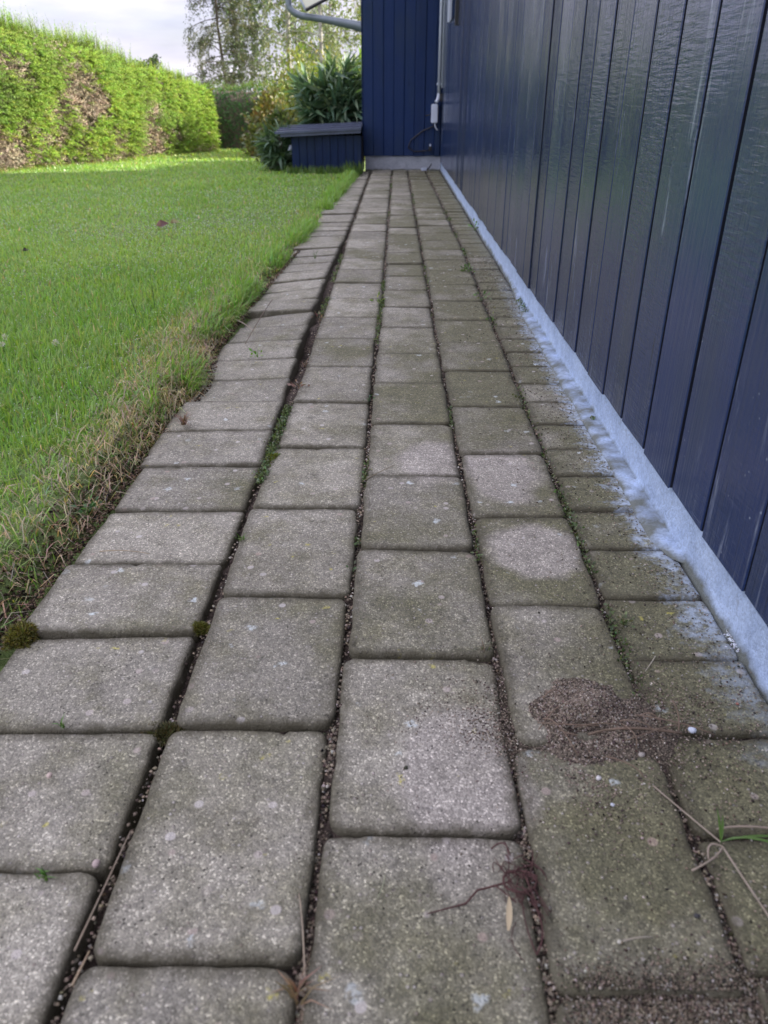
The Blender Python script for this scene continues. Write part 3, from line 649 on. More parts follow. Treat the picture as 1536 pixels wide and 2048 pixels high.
A2 = shoots(Pb, (Dr[isb]*.6+rng.normal(0, .6, (nbn, 3))), rng.uniform(.05, .10, nbn), 8, .022, .0050, cbn[isb], cbn[isb]*.8)
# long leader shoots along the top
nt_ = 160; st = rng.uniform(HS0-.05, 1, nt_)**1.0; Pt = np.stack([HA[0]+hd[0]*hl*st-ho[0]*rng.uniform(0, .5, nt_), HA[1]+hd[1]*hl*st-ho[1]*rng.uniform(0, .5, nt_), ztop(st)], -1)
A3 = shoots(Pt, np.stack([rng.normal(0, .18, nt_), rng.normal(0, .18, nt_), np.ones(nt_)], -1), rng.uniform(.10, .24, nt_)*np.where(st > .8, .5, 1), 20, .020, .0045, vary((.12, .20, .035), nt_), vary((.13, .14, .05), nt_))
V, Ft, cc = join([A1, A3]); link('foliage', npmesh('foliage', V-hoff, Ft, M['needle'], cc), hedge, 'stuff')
V, Ft, cc = A2; link('bare_twigs', npmesh('bare_twigs', V-hoff, Ft, M['straw'], cc), hedge, 'stuff')
# its stems
stp = []
for k in range(16):
    s_ = (k+.5)/16; b2 = np.array(HA)+hd*hl*s_-ho*.33; bx_, by_ = b2+rng.normal(0, .03, 2)
    stp.append(([(bx_, by_, -.02), (bx_+random.uniform(-.03, .03), by_, .35), (bx_+random.uniform(-.05, .05), by_, ztop(s_)*.85)], [.022, .016, .007]))
for k in range(170):
    s_ = rng.uniform(HS0-.05, .9); b2 = np.array(HA)+hd*hl*s_-ho*.10; zz = rng.uniform(.02, ztop(s_)*.85)
    p0 = np.array([b2[0], b2[1], zz]); p1 = p0+np.array([ho[0], ho[1], 0])*rng.uniform(.05, .12)+np.array([hd[0], hd[1], 0])*rng.normal(0, .08)+np.array([0, 0, rng.normal(.02, .05)])
    stp.append(([tuple(p0), tuple((p0+p1)/2+rng.normal(0, .008, 3)), tuple(p1)], [.004, .003, .0015]))
V, Fq = tubes(stp, 5); link('stem', npmesh('stem', V-hoff, Fq, M['bark'], smooth=True), hedge)

# far hedge, its face away from the sun
fh = empty('hedge', (-.9, 9.9, 0)); tag(fh, 'dark shaded clipped hedge closing the far end of the lawn', 'hedge'); fo = np.array([-.9, 9.9, 0])
FA, FB = (-2.55, 9.62), (1.6, 9.75); zf = lambda s: .615+0*s
core('dead_twigs', FA, FB, (0, -1), .7, zf, .07, fh, fo)
P, Nd, s, fr, top = hedge_face(8000, FA, FB, None, zf, .6, (0, -1), None)
n = len(P); Dr = Nd+rng.normal(0, .5, (n, 3)); wbr = (fbm(P, 2.5, 11) > .6) & fr & (P[:, 2] < .45)
cg = vary((.065, .16, .05), n); cg[wbr] = vary((.11, .095, .05), wbr.sum()); cg[~fr] = vary((.12, .20, .04), (~fr).sum())  # top shoots lighter than the face: sunlight on top put into the colour
V, Ft, cc = shoots(P, Dr, rng.uniform(.035, .07, n), 9, .022, .006, cg, cg*.6); link('foliage', npmesh('foliage', V-fo, Ft, M['needle'], cc), fh, 'stuff')

# ---------------------------------------------------------------- trees
def tree(label, loc, height, r0, limbs, lean, leafcol, leaf, nleaf, droop, bark, crown_lo=.15, spread=1.0, group=None, twigs=10, twl=.5, name='tree', bare=False, taper=.35):
    o = empty(name, loc); tag(o, label, 'tree', group)
    tp_ = np.stack([np.linspace(0, lean[0], 9)+np.r_[0, rng.normal(0, .02*height/4, 8)], np.linspace(0, lean[1], 9)+np.r_[0, rng.normal(0, .02*height/4, 8)], np.linspace(-.05, height, 9)], -1)
    paths = [(tp_, np.linspace(r0, r0*.2, 9))]; LP, LD = [], []
    for k in range(limbs):
        f = crown_lo+(1-crown_lo)*(k+rng.random())/limbs; i_ = f*8; a_ = int(min(i_, 7)); base = tp_[a_]+(tp_[a_+1]-tp_[a_])*(i_-a_)
        az = rng.uniform(0, 6.283); lng = spread*(1-taper*f)*rng.uniform(.45 if bare else .7, 1.15)*(.35+.65*math.sin(math.pi*min(1, .3+f*.75)) if not bare else (1.15-f*.8))
        up = rng.uniform(.25, .9) if not bare else rng.uniform(-.25, .75)
        d = np.array([math.cos(az), math.sin(az), 0]); e1 = base+d*lng*.55+np.array([0, 0, up*lng*.5]); e2 = base+d*lng+np.array([0, 0, up*lng*.5-droop*lng*.25])
        bz = bez(base, e1, e2, 8); paths.append((bz, np.linspace(r0*.28, r0*.05, 8)))
        for q in range(twigs):
            t = rng.uniform(.25, 1)*7; a2 = int(min(t, 6)); p = bz[a2]+(bz[a2+1]-bz[a2])*(t-a2)
            d2 = unit(d+rng.normal(0, .7, 3)); L_ = twl*rng.uniform(.5, 1.2)
            w1 = p+d2*L_*.35; w2 = w1+d2*L_*.25*(1-droop*.6)+np.array([0, 0, -droop*L_]); tb = bez(p, w1, w2, 6); paths.append((tb, np.linspace(r0*.05, r0*.015, 6)))
            m_ = rng.poisson(nleaf); tt = rng.random(m_)*5; a3 = np.minimum(tt.astype(int), 4); pp = tb[a3]+(tb[a3+1]-tb[a3])*(tt-a3)[:, None]
            LP.append(pp+rng.normal(0, leaf[0]*.5, pp.shape)); LD.append(np.tile(unit(w2-p), (m_, 1))*.4+rng.normal(0, .6, (m_, 3))+np.array([0, 0, -.3*droop]))
    V, Fq = tubes(paths, 5); link('trunk', npmesh('trunk', V, Fq, bark, smooth=True), o)
    LP = np.concatenate(LP); LD = np.concatenate(LD); n = len(LP)
    cl = np.clip(vnoise(LP+np.array(loc), 2.2/max(spread, .5), 3)*.6+.5, 0, 1)[:, None]
    c = vary(leafcol[0], n)*(1-cl)+vary(leafcol[1], n)*cl
    V, Ft, cc = leaves(LP, LD, rng.uniform(.7, 1.3, n)*leaf[0], rng.uniform(.7, 1.3, n)*leaf[1], c)
    link('crown', npmesh('crown', V, Ft, M['leaf'], cc), o, 'stuff'); return o
BG = ((.13, .18, .085), (.25, .30, .14))
tree('tall weeping birch with grey-green hanging foliage beyond the far hedge', (-1.75, 14.2, -.05), 5.2, .05, 46, (.1, .1), BG, (.040, .025), 42, 1.15, M['birch'], .12, 1.15, None, 15, .75)
tree('slender weeping birch with pale trunk close behind the blade-leaved shrub', (-1.05, 12.4, -.05), 4.6, .036, 30, (.05, 0), ((.13, .18, .06), (.26, .30, .10)), (.036, .022), 24, 1.1, M['birch'], .2, .85, None, 12, .6)
tree('thin larch with sparse drooping bare branches left of the birch', (-2.62, 13.6, -.05), 4.2, .030, 120, (-.16, 0), ((.10, .12, .07), (.16, .17, .10)), (.034, .014), 20, 1.1, M['bark'], .12, .85, None, 11, .24, 'conifer_tree', True, .5)
tree('broad round tree with yellow-green leaves right behind the house corner', (.1, 13.0, -.05), 3.4, .05, 34, (0, 0), ((.15, .20, .05), (.28, .31, .08)), (.040, .028), 18, .5, M['bark'], .1, 1.1, None, 12, .5)
tree('distant dark leafy tree whose top peeks over the spruce hedge', (-4.30, 12.5, -.05), 1.22, .03, 16, (0, 0), ((.06, .09, .035), (.09, .13, .05)), (.045, .028), 14, .2, M['bark'], .3, .55, None, 9, .25)
tree('low distant leafy treetop above the sunlit end of the spruce hedge', (-3.62, 12.9, -.05), 1.08, .03, 14, (0, 0), ((.06, .09, .035), (.09, .13, .05)), (.045, .028), 14, .2, M['bark'], .3, .5, None, 9, .25)
for k in range(7):
    xx = (-1.9, -1.2, -.4, .5, 1.5, 2.6, 3.6)[k]
    tree(['bushy grey-green tree low behind the far hedge under the birch', 'bushy pale green tree in the gap behind the birch trunks', 'bushy yellowish tree behind the blade-leaved shrub', 'leafy tree hidden mostly by the house, nearest its corner', 'leafy tree hidden by the house, second from its corner', 'leafy tree behind the house, third from its corner', 'leafy tree behind the house, farthest from its corner'][k], (xx, 16.5+random.uniform(-.6, .8), -.05), 2.0+(k > 1)*.4, .05, 20, (0, 0), ((.10, .15, .06), (.20, .25, .09)), (.055, .038), 14, .4, M['bark'], .05, 1.0, 'trees beyond the far hedge', 10, .45)

# ---------------------------------------------------------------- shrubs by the box
def strap_leaf_mesh(name, ln, wd, arch, col, twist=0.0):
    n = 7; t = np.linspace(0, 1, n); ang = arch*t; px = np.cumsum(np.r_[0, np.cos(ang[:-1])])*ln/(n-1); pz = -np.cumsum(np.r_[0, np.sin(ang[:-1])])*ln/(n-1)
    w_ = wd/2*np.sin(np.pi*np.clip(t*.93+.06, 0, 1))**.7; V = []
    for k in range(n):
        c, s_ = math.cos(twist*t[k]), math.sin(twist*t[k])
        V += [(px[k], -w_[k]*c, pz[k]+w_[k]*.35-w_[k]*s_), (px[k], 0, pz[k]), (px[k], w_[k]*c, pz[k]+w_[k]*.35+w_[k]*s_)]
    Fq = []
    for k in range(n-1): Fq += [(3*k, 3*k+1, 3*k+4, 3*k+3), (3*k+1, 3*k+2, 3*k+5, 3*k+4)]
    V = np.array(V); cc = np.tile(np.array(col), (len(V), 1)); cc[1::3] *= 1.35
    return npmesh(name, V, Fq, M['leaf'], cc, smooth=True)
def strap_shrub(label, loc, rx, ry, hgt, cnt, L_, cols, stuff_n=1500, upb=.5):
    o = empty('shrub', loc); tag(o, label, 'shrub'); mm = []
    for k in range(8):
        c = np.array(cols[k % len(cols)])*rng.uniform(.8, 1.2); mm.append(strap_leaf_mesh('leaf', L_*rng.uniform(.75, 1.2), L_*rng.uniform(.10, .15), rng.uniform(.4, 1.6), c, rng.normal(0, .5)))
    paths = []; stems = []
    for k in range(26):
        a_ = rng.uniform(0, 6.28); r_ = math.sqrt(rng.random()); tipp = np.array([math.cos(a_)*r_*rx, math.sin(a_)*r_*ry, hgt*rng.uniform(.55, 1.0)*(1-.35*r_*r_)])
        bz = bez((tipp[0]*.3, tipp[1]*.3, -.01), (tipp[0]*.5, tipp[1]*.5, tipp[2]*.7), tipp, 7); stems.append(bz); paths.append((bz, np.linspace(.006, .002, 7)))
    V, Fq = tubes(paths, 5); link('stem', npmesh('stem', V, Fq, M['bark'], smooth=True), o)
    def place():
        b_ = stems[rng.integers(26)]; t = (1-rng.random()**1.6*.85)*6; a2 = int(min(t, 5)); p = b_[a2]+(b_[a2+1]-b_[a2])*(t-a2)
        out = np.array([p[0]/rx, p[1]/ry, 0]); az = math.atan2(out[1], out[0])+rng.normal(0, .9); el = rng.normal(.35, .45)+upb*(p[2]/hgt)**2
        return p, az, el
    for k in range(cnt):
        p, az, el = place(); lf = link('leaf', mm[rng.integers(8)], o); lf.location = p; lf.rotation_euler = (rng.normal(0, .3), -el, az); s_ = rng.uniform(.6, 1.1); lf.scale = (s_, s_, s_)
    q = [place() for k in range(stuff_n)]; Pq = np.array([a_[0] for a_ in q])*.94; az = np.array([a_[1] for a_ in q]); el = np.array([a_[2] for a_ in q]); n = len(q)
    d = np.stack([np.cos(az)*np.cos(el), np.sin(az)*np.cos(el), np.sin(el)], -1); ci = rng.integers(0, len(cols), n); c = np.array(cols)[ci]*rng.uniform(.7, 1.25, (n, 1))
    V, Ft, cc = leaves(Pq, d, L_*rng.uniform(.5, .95, n), L_*rng.uniform(.09, .15, n), c, .3, .35); link('foliage', npmesh('foliage', V, Ft, M['leaf'], cc), o, 'stuff')
    return o
strap_shrub('dark green shrub with long blade-like leaves rising behind the box lid', (-.52, 7.14, 0), .36, .18, .80, 290, .27, ((.09, .17, .10), (.12, .20, .11), (.075, .145, .09), (.20, .27, .17)))
strap_shrub('bright yellow-green blade-leaved plant in sun behind the dark shrub', (-.40, 7.75, 0), .36, .26, .94, 250, .21, ((.27, .37, .06), (.34, .42, .09), (.20, .31, .06)), upb=.9)
strap_shrub('drooping long-leaved shrub at the left corner of the box', (-.92, 6.68, 0), .12, .14, .30, 170, .16, ((.08, .14, .075), (.10, .17, .08), (.06, .12, .065)), upb=-.2)
def bush(label, loc, rx, ry, hgt, n, leaf, cols, name='shrub'):
    o = empty(name, loc); tag(o, label, 'shrub'); u = unit(rng.normal(0, 1, (n, 3))); r_ = rng.random(n)**.33*rng.uniform(.75, 1.08, n); P = u*r_[:, None]
    P[:, 2] = np.abs(P[:, 2]); lump = 1+.22*fbm(P*1.0, 2.4, 17); P = P*lump[:, None]*np.array([rx, ry, hgt]); d = unit(P+np.array([0, 0, .05]))+rng.normal(0, .6, (n, 3))
    cl = np.clip(vnoise(P, 7, 5)+.5, 0, 1)[:, None]; c = vary(cols[0], n)*(1-cl)+vary(cols[1], n)*cl
    V, Ft, cc = leaves(P, d, rng.uniform(.7, 1.3, n)*leaf[0], rng.uniform(.7, 1.3, n)*leaf[1], c); link('foliage', npmesh('foliage', V, Ft, M['leaf'], cc), o, 'stuff')
    pths = [(bez((0, 0, -.02), (u[k, 0]*rx*.2, u[k, 1]*ry*.2, hgt*.4), P[k]*.85, 6), np.linspace(.008, .002, 6)) for k in range(24)]
    V, Fq = tubes(pths, 5); link('stem', npmesh('stem', V, Fq, M['bark'], smooth=True), o); return o
bush('rounded shrub turning pinkish yellow in front of the far dark hedge', (-1.18, 8.35, 0), .30, .36, .62, 3000, (.050, .032), ((.20, .17, .06), (.13, .16, .05)))
bush('olive leafy shrub between the pinkish shrub and the box', (-.98, 7.45, 0), .24, .28, .46, 2400, (.050, .026), ((.07, .11, .04), (.14, .16, .06)))
bush('loose light green shrub with yellow sprays above the box shrubs', (-1.0, 9.0, 0), .52, .45, 1.0, 4600, (.045, .026), ((.15, .20, .05), (.27, .30, .07)))
bush('sunlit yellowish shrub right against the far side of the house', (-.25, 8.7, 0), .5, .4, .92, 3800, (.050, .028), ((.17, .21, .05), (.27, .29, .08)))

# ---------------------------------------------------------------- lawn grass
def scatter_lawn(n, y0, y1, xl, dmin=.0):
    Y = rng.uniform(y0, y1, n); e = edge_x(Y); X = e-dmin-(rng.random(n))*(e-dmin-xl(Y)); return X, Y
parts = []; dryparts = []
G1, G2, G3 = (.28, .45, .095), (.43, .58, .16), (.18, .37, .085)
vis_l = lambda Y: -(.62*Y+.62)
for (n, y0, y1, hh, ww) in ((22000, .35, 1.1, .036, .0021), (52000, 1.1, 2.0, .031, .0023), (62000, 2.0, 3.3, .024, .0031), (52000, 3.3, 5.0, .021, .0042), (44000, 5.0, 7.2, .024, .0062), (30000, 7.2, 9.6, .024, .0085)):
    X, Y = scatter_lawn(n, y0, y1, vis_l)
    if y0 >= 7: X = rng.uniform(-3.4, -.3, n)
    d = edge_x(Y)-X; P = np.stack([X, Y, 0*X], -1); nn_ = fbm(P, 5.0, 21); long_ = vnoise(P, 2.0, 70)
    dryw = .01+.15*np.exp(-((Y-1.65)/.55)**2)+.06*nn_; dry = np.clip((dryw*1.2-d)/.09, 0, 1)*np.clip(.78+.9*vnoise(P, 7, 8), .1, 1)
    sparse = np.clip((.035+.03*nn_-d)/.03, 0, 1); bare = np.clip((.10*np.exp(-((Y-.85)/.35)**2)+.035*nn_-d)/.03, 0, 1)
    okk = rng.random(n) > np.maximum(sparse*.75, bare*.7)+dry*.25
    ok2 = okk & (X > -3.6)
    X, Y, d, dry, nn_, long_ = [q[ok2] for q in (X, Y, d, dry, nn_, long_)]; m = len(X)
    P = np.stack([X, Y, lawn_z(X, Y)-.004], -1)
    h_ = hh*rng.uniform(.45, 1.45, m)*(1+.45*long_)*(1-.35*dry); isd = rng.random(m) < dry*.6+.03
    cb = vary(G3, m)*.9; mixv = np.clip(.5+.7*nn_+.9*vnoise(P*np.array([.6, 1.9, 1]), 1.0, 44)+rng.normal(0, .25, m), 0, 1)[:, None]  # mixv also paints broad bands of lighter, sunlit tone across the lawn
    ct = vary(G1, m)*(1-mixv)+vary(G2, m)*mixv; yl = rng.random(m) < .05+.45*(y0 > 5)*np.clip(.6+.8*vnoise(P, 1.7, 19), 0, 1); ct[yl] = vary((.52, .56, .15), yl.sum())  # far blades yellower: the sunlit strip is put into their colour
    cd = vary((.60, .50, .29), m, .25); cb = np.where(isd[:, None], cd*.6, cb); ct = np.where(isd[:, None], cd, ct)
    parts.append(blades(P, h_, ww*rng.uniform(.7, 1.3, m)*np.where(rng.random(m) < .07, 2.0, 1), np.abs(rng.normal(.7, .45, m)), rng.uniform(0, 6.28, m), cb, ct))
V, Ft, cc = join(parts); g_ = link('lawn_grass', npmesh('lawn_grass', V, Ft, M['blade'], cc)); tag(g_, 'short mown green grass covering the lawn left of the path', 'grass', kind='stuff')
n = 9000; Y = 1.0+4.2*rng.random(n)**.8; X = edge_x(Y)-.12-rng.random(n)*(edge_x(Y)-.12-vis_l(Y)); P = np.stack([X, Y, 0*X], -1); kp = fbm(P, 4, 50) > -.25; P = P[kp]; n = len(P); P[:, 2] = rng.uniform(.014, .028, n)
bs = np.array([[1, 0, 0], [-1, 0, 0], [0, 1, 0], [0, -1, 0], [0, 0, 1], [0, 0, -1]], float); V = bs[None]*(rng.uniform(.0005, .0010, n)*(1+.25*P[:, 1]))[:, None, None]+P[:, None]
fo_ = np.array([[0, 2, 4], [2, 1, 4], [1, 3, 4], [3, 0, 4], [2, 0, 5], [1, 2, 5], [3, 1, 5], [0, 3, 5]]); Ft = (np.arange(n)[:, None, None]*6+fo_[None]).reshape(-1, 3)
g_ = link('dew_drops', npmesh('dew_drops', V, Ft, M['dew'], smooth=True)); tag(g_, 'tiny dew drops with glints painted white on the grass blades of the lawn', 'dew', kind='stuff')  # drops coloured near white to stand in for sparkle
# long grass tufts overhanging the border
n = 9000; Y = rng.uniform(.5, 6.6, n); d = np.abs(rng.normal(0, .04, n)); X = edge_x(Y)-.012-d; P = np.stack([X, Y, 0*X], -1); cl = fbm(P, 5, 33) > (-.1+.35*(np.abs(Y-1.4) < .5)); X, Y = X[cl], Y[cl]; n = len(X)
P = np.stack([X, Y, lawn_z(X, Y)-.004], -1)
ov = blades(P, rng.uniform(.035, .075, n), rng.uniform(.0018, .003, n)*(1+.25*Y), np.abs(rng.normal(.7, .4, n)), rng.normal(0, 1.2, n), vary(G3, n), vary(G1, n))
# straw: thatch lying along the border
n = 4200; Y = rng.uniform(.4, 4.0, n); Y = np.where(rng.random(n) < .7, np.clip(rng.normal(1.5, .42, n), .4, 3), Y); X = edge_x(Y)-np.abs(rng.normal(.03, .055, n))-.004; P = np.stack([X, Y, lawn_z(X, Y)+rng.uniform(0, .018, n)], -1)
cd = vary((.50, .40, .26), n, .4); st1 = blades(P, rng.uniform(.018, .055, n), rng.uniform(.0010, .0019, n), rng.uniform(1.0, 1.7, n), rng.uniform(0, 6.28, n), cd*.8, cd)
V, Ft, cc = join([ov, st1]); g_ = link('border_grass', npmesh('border_grass', V, Ft, M['blade'], cc)); tag(g_, 'dry straw and ragged green blades along the lawn border of the path', 'grass', kind='stuff')
# straw under the long hedge
n = 5000; s_ = rng.uniform(.2, 1, n); b2 = np.array(HA)[None]+hd[None]*(s_*hl)[:, None]+ho[None]*rng.normal(-.05, .10, n)[:, None]; P = np.stack([b2[:, 0], b2[:, 1], 0*s_], -1); cd = vary((.32, .27, .13), n, .25); gr_ = rng.random(n) < .45; cd[gr_] = vary((.14, .24, .04), gr_.sum())
V, Ft, cc = blades(P, rng.uniform(.02, .06, n), np.full(n, .006), np.abs(rng.normal(.7, .5, n)), rng.uniform(0, 6.28, n), cd*.7, cd)
g_ = link('hedge_foot_grass', npmesh('hedge_foot_grass', V, Ft, M['blade'], cc)); tag(g_, 'dry yellow grass at the foot of the long sunlit hedge', 'grass', kind='stuff')
# taller grass at the box
n = 900; X = rng.uniform(-.85, -.26, n); Y = rng.uniform(6.32, 6.49, n); P = np.stack([X, Y, 0*X], -1); cg = vary((.08, .17, .04), n)
V, Ft, cc = blades(P, rng.uniform(.03, .075, n)*np.where(X > -.4, 1.5, 1), np.full(n, .006), np.abs(rng.normal(.3, .25, n)), rng.uniform(0, 6.28, n), cg, vary((.14, .22, .06), n))
g_ = link('unmown_grass', npmesh('unmown_grass', V, Ft, M['blade'], cc)); tag(g_, 'taller unmown grass at the foot of the navy box', 'grass', kind='stuff')

# ---------------------------------------------------------------- loose grains, crumbs
def top_z(x, y):
    for (o, a, b, c, d) in stones:
        if a+.006 < x < b-.006 and c+.004 < y < d-.004: return o.location.z+.0005
    return None
def grains(P, size, col, flat=.7):
    n = len(P); base = np.array([[1, 0, 0], [-1, 0, 0], [0, 1, 0], [0, -1, 0], [0, 0, 1], [0, 0, -1]], float)
    V = base[None]*rng.uniform(.6, 1.3, (n, 6, 1)); az = rng.uniform(0, 6.28, n); c, s = np.cos(az)[:, None], np.sin(az)[:, None]
    V = np.stack([V[..., 0]*c-V[..., 1]*s, V[..., 0]*s+V[..., 1]*c, V[..., 2]*flat], -1)*size[:, None, None]+P[:, None]
    f = np.array([[0, 2, 4], [2, 1, 4], [1, 3, 4], [3, 0, 4], [2, 0, 5], [1, 2, 5], [3, 1, 5], [0, 3, 5]]); Ft = (np.arange(n)[:, None, None]*6+f[None]).reshape(-1, 3)
    return V.reshape(-1, 3), Ft, np.repeat(col, 6, 0)
def graincol(n):
    c = vary((.20, .165, .12), n, .35, .04); q = rng.random(n); c[q < .08] = vary((.40, .37, .32), (q < .08).sum(), .2, .04); c[q > .7] = vary((.05, .04, .03), (q > .7).sum(), .3); return c
gp_parts = []
for k, cnt, wd in ((1, 1300, .007), (2, 4200, .006), (3, 4200, .006), (4, 5200, .0085)):
    Y = .25+6.0*rng.random(cnt)**1.9; X = np.array([jx(k, y_) for y_ in Y])+rng.normal(0, wd*.62, cnt); P0 = np.stack([X, Y, 0*X], -1)
    lift = .0045*np.clip(.3+vnoise(P0, 9, 4), 0, 1); Z = np.maximum(bed_z(X, Y), -.012)+lift+.001; sz = rng.uniform(.0007, .0022, cnt)*(1+.18*Y)
    gp_parts.append(grains(np.stack([X, Y, Z], -1), sz, graincol(cnt)))
# scattered on the stones, thicker near the wall
cnt = 5200; X = .352-np.abs(rng.normal(0, .085, cnt)); Y = .3+2.6*rng.random(cnt)**1.4; zz = np.array([top_z(a_, b_) if top_z(a_, b_) is not None else -.006 for a_, b_ in zip(X, Y)])
gp_parts.append(grains(np.stack([X, Y, zz+.0006], -1), rng.uniform(.0005, .0014, cnt)*(1+.2*Y), graincol(cnt)))
cnt = 900; X = rng.uniform(-.4, .35, cnt); Y = .35+2.5*rng.random(cnt)**1.5; zz = np.array([top_z(a_, b_) if top_z(a_, b_) is not None else -.008 for a_, b_ in zip(X, Y)])
gp_parts.append(grains(np.stack([X, Y, zz+.0004], -1), rng.uniform(.0004, .0011, cnt), graincol(cnt)))
# soil spread at the bottom of the view, right
cnt = 12000; c0 = gp(1330, 1990); X = c0.x+rng.normal(.01, .06, cnt); Y = c0.y-.010+.010*vnoise(np.stack([X, 0*X, 0*X], -1), 25)+rng.normal(0, .014, cnt); okk = (X < .345) & (X > .10+.02*rng.random(cnt)); X, Y = X[okk], Y[okk]; cnt = len(X)
zz = np.array([top_z(a_, b_) if top_z(a_, b_) is not None else -.004 for a_, b_ in zip(X, Y)]); gp_parts.append(grains(np.stack([X, Y, zz+rng.uniform(0, .0015, cnt)], -1), rng.uniform(.0004, .0012, cnt), graincol(cnt)))
# soil edge by the lawn
cnt = 9000; Y = .45+3.0*rng.random(cnt)**1.3; X = edge_x(Y)+np.minimum(rng.normal(-.014, .018, cnt), .012*rng.random(cnt)); Z = np.where(X < edge_x(Y), lawn_z(X, Y), -.018)+.003; c = graincol(cnt)*np.array([.6, .5, .42])
gp_parts.append(grains(np.stack([X, Y, Z], -1), rng.uniform(.0010, .0034, cnt), c))
V, Ft, cc = join(gp_parts); g_ = link('sand_crumbs', npmesh('sand_crumbs', V, Ft, M['grain'], cc)); tag(g_, 'loose sand and soil crumbs in the joints and on the paving stones', 'sand', kind='stuff')

# heap of sandy soil
hc = gp(1165, 1455); heap = empty('soil_heap', (hc.x, hc.y, 0)); tag(heap, 'low reddish heap of sandy soil thrown up over the joint between two paving stones', 'soil heap')
def heap_z(x, y):
    P = np.stack([x+3, y+3, 0*x], -1); r2 = (x/.062)**2+((y-.012)/.066)**2; z = .0185*np.exp(-r2*1.7)*(1+.5*fbm(P, 24))+.005*np.exp(-(((x-.072)/.05)**2+((y+.012)/.022)**2))
    z = z-.014*np.exp(-((x-.004)/.018)**2-((y+.012)/.009)**2)+.0022*fbm(P, 40)*np.exp(-r2*.5)+.0012*fbm(P, 130, 5)*np.exp(-r2*.5); return z-.0042+.0022*fbm(P, 60, 3)-.004*np.clip(r2-1.4,0,3)
gx = np.linspace(-.14, .14, 80); me = grid_mesh('mound', gx, gx, heap_z, M['heapsoil']); link('mound', me, heap)
n = 19000; rd_ = np.abs(rng.normal(0, .85, n)); an_ = rng.uniform(0, 6.28, n); x = np.cos(an_)*rd_*.066*(1+.3*np.sin(2*an_+1)+.15*np.sin(5*an_))+rng.normal(0, .012, n); y = np.sin(an_)*rd_*.052*(1+.2*np.sin(3*an_))+.004+rng.normal(0, .012, n); z = np.maximum(heap_z(x, y), .0006); c = vary((.20, .165, .125), n, .45, .03); q = rng.random(n); c[q < .10] = vary((.44, .40, .34), (q < .10).sum(), .2, .04); c[q > .82] = vary((.07, .045, .04), (q > .82).sum(), .3)
V, Ft, cc = grains(np.stack([x, y, z], -1), rng.uniform(.0004, .0013, n), c); link('sand_grains', npmesh('sand_grains', V, Ft, M['grain'], cc), heap, 'stuff')
rp = []
for k in range(14):
    a0 = np.array([rng.normal(.0, .03), rng.normal(-.005, .02), .010]); a1 = a0+np.array([rng.uniform(-.05, .07), rng.normal(0, .02), -.004]); rp.append((bez(a0, (a0+a1)/2+np.array([0, 0, .010])+rng.normal(0, .006, 3), a1, 8), [.0006]))
rp.append((bez((.0, -.018, .009), (.03, -.006, .012), (.085, -.012, .006), 10), [.0012])); rp.append((bez((.082, -.01, .006), (.084, -.005, .02), (.078, .006, .028), 8), [.0007]))
V, Fq = tubes(rp, 5); link('rootlets', npmesh('rootlets', V, Fq, M['straw'], vary((.19, .14, .10), len(V), .1, .02)), heap, 'stuff')

# ---------------------------------------------------------------- moss cushions and joint growth
def cushion(name, loc, rx, ry, rz_, col, label, cat='moss'):
    n = int(2600); u = unit(rng.normal(0, 1, (n, 3))); u[:, 2] = np.abs(u[:, 2]); P = u*np.array([rx, ry, rz_])*(1+.45*fbm(u, 2.5, loc[0]*50)[:, None])
    V, Ft, cc = leaves(P*.9, u+rng.normal(0, .5, (n, 3)), rng.uniform(.003, .0065, n), rng.uniform(.0007, .0014, n), vary(col, n, .3)); i_ = np.arange(0)
    th = np.linspace(0, 2*math.pi, 14, endpoint=False); rr = [(.98, 0), (.9, .45), (.6, .8), (.2, .95)]
    Vc = np.concatenate([np.stack([np.cos(th)*rx*a_*.85, np.sin(th)*ry*a_*.85, np.full(14, rz_*b_*.85)], -1) for a_, b_ in rr]); Fc = []
    for q in range(3):
        for k in range(14): a, b = q*14+k, q*14+(k+1) % 14; Fc += [(a, b, b+14), (a, b+14, a+14)]
    Vc[:, 2] -= .001
    V, Ft, cc = join([(V, Ft, cc), (Vc, np.array(Fc), np.tile(np.array(col)*.5, (len(Vc), 1)))])
    o = link(name, npmesh(name, V, Ft, M['leaf'], cc)); o.location = loc; tag(o, label, cat); return o
m0 = gp(38, 1262, .0); cushion('moss_cushion', (m0.x, m0.y, -.012), .014, .016, .014, (.16, .15, .035), 'olive yellow moss cushion at the lawn edge beside a sunken stone')
m1 = gp(400, 1248); cushion('moss_cushion', (m1.x, m1.y, -.008),   .007, .005, .005, (.13, .13, .03), 'tiny moss cushion in the wide dark joint between two stones')
m2 = gp(335, 1450); cushion('moss_cushion', (m2.x, m2.y, -.012), .020, .010, .006, (.09, .085, .035), 'brownish moss cushion where the wide joint meets a cross joint')
m3 = gp(1250, 1245); 0 and cushion('moss_cushion', (m3.x, m3.y, -.006), .006, .020, .006, (.07, .10, .045), 'feathery green moss cushion in the joint second from the wall')
m4 = gp(545, 912); cushion('moss_cushion', (m4.x, m4.y, -.006), .006, .014, .005, (.17, .20, .03), 'bright yellow-green moss cushion in the joint beside the outer stones')
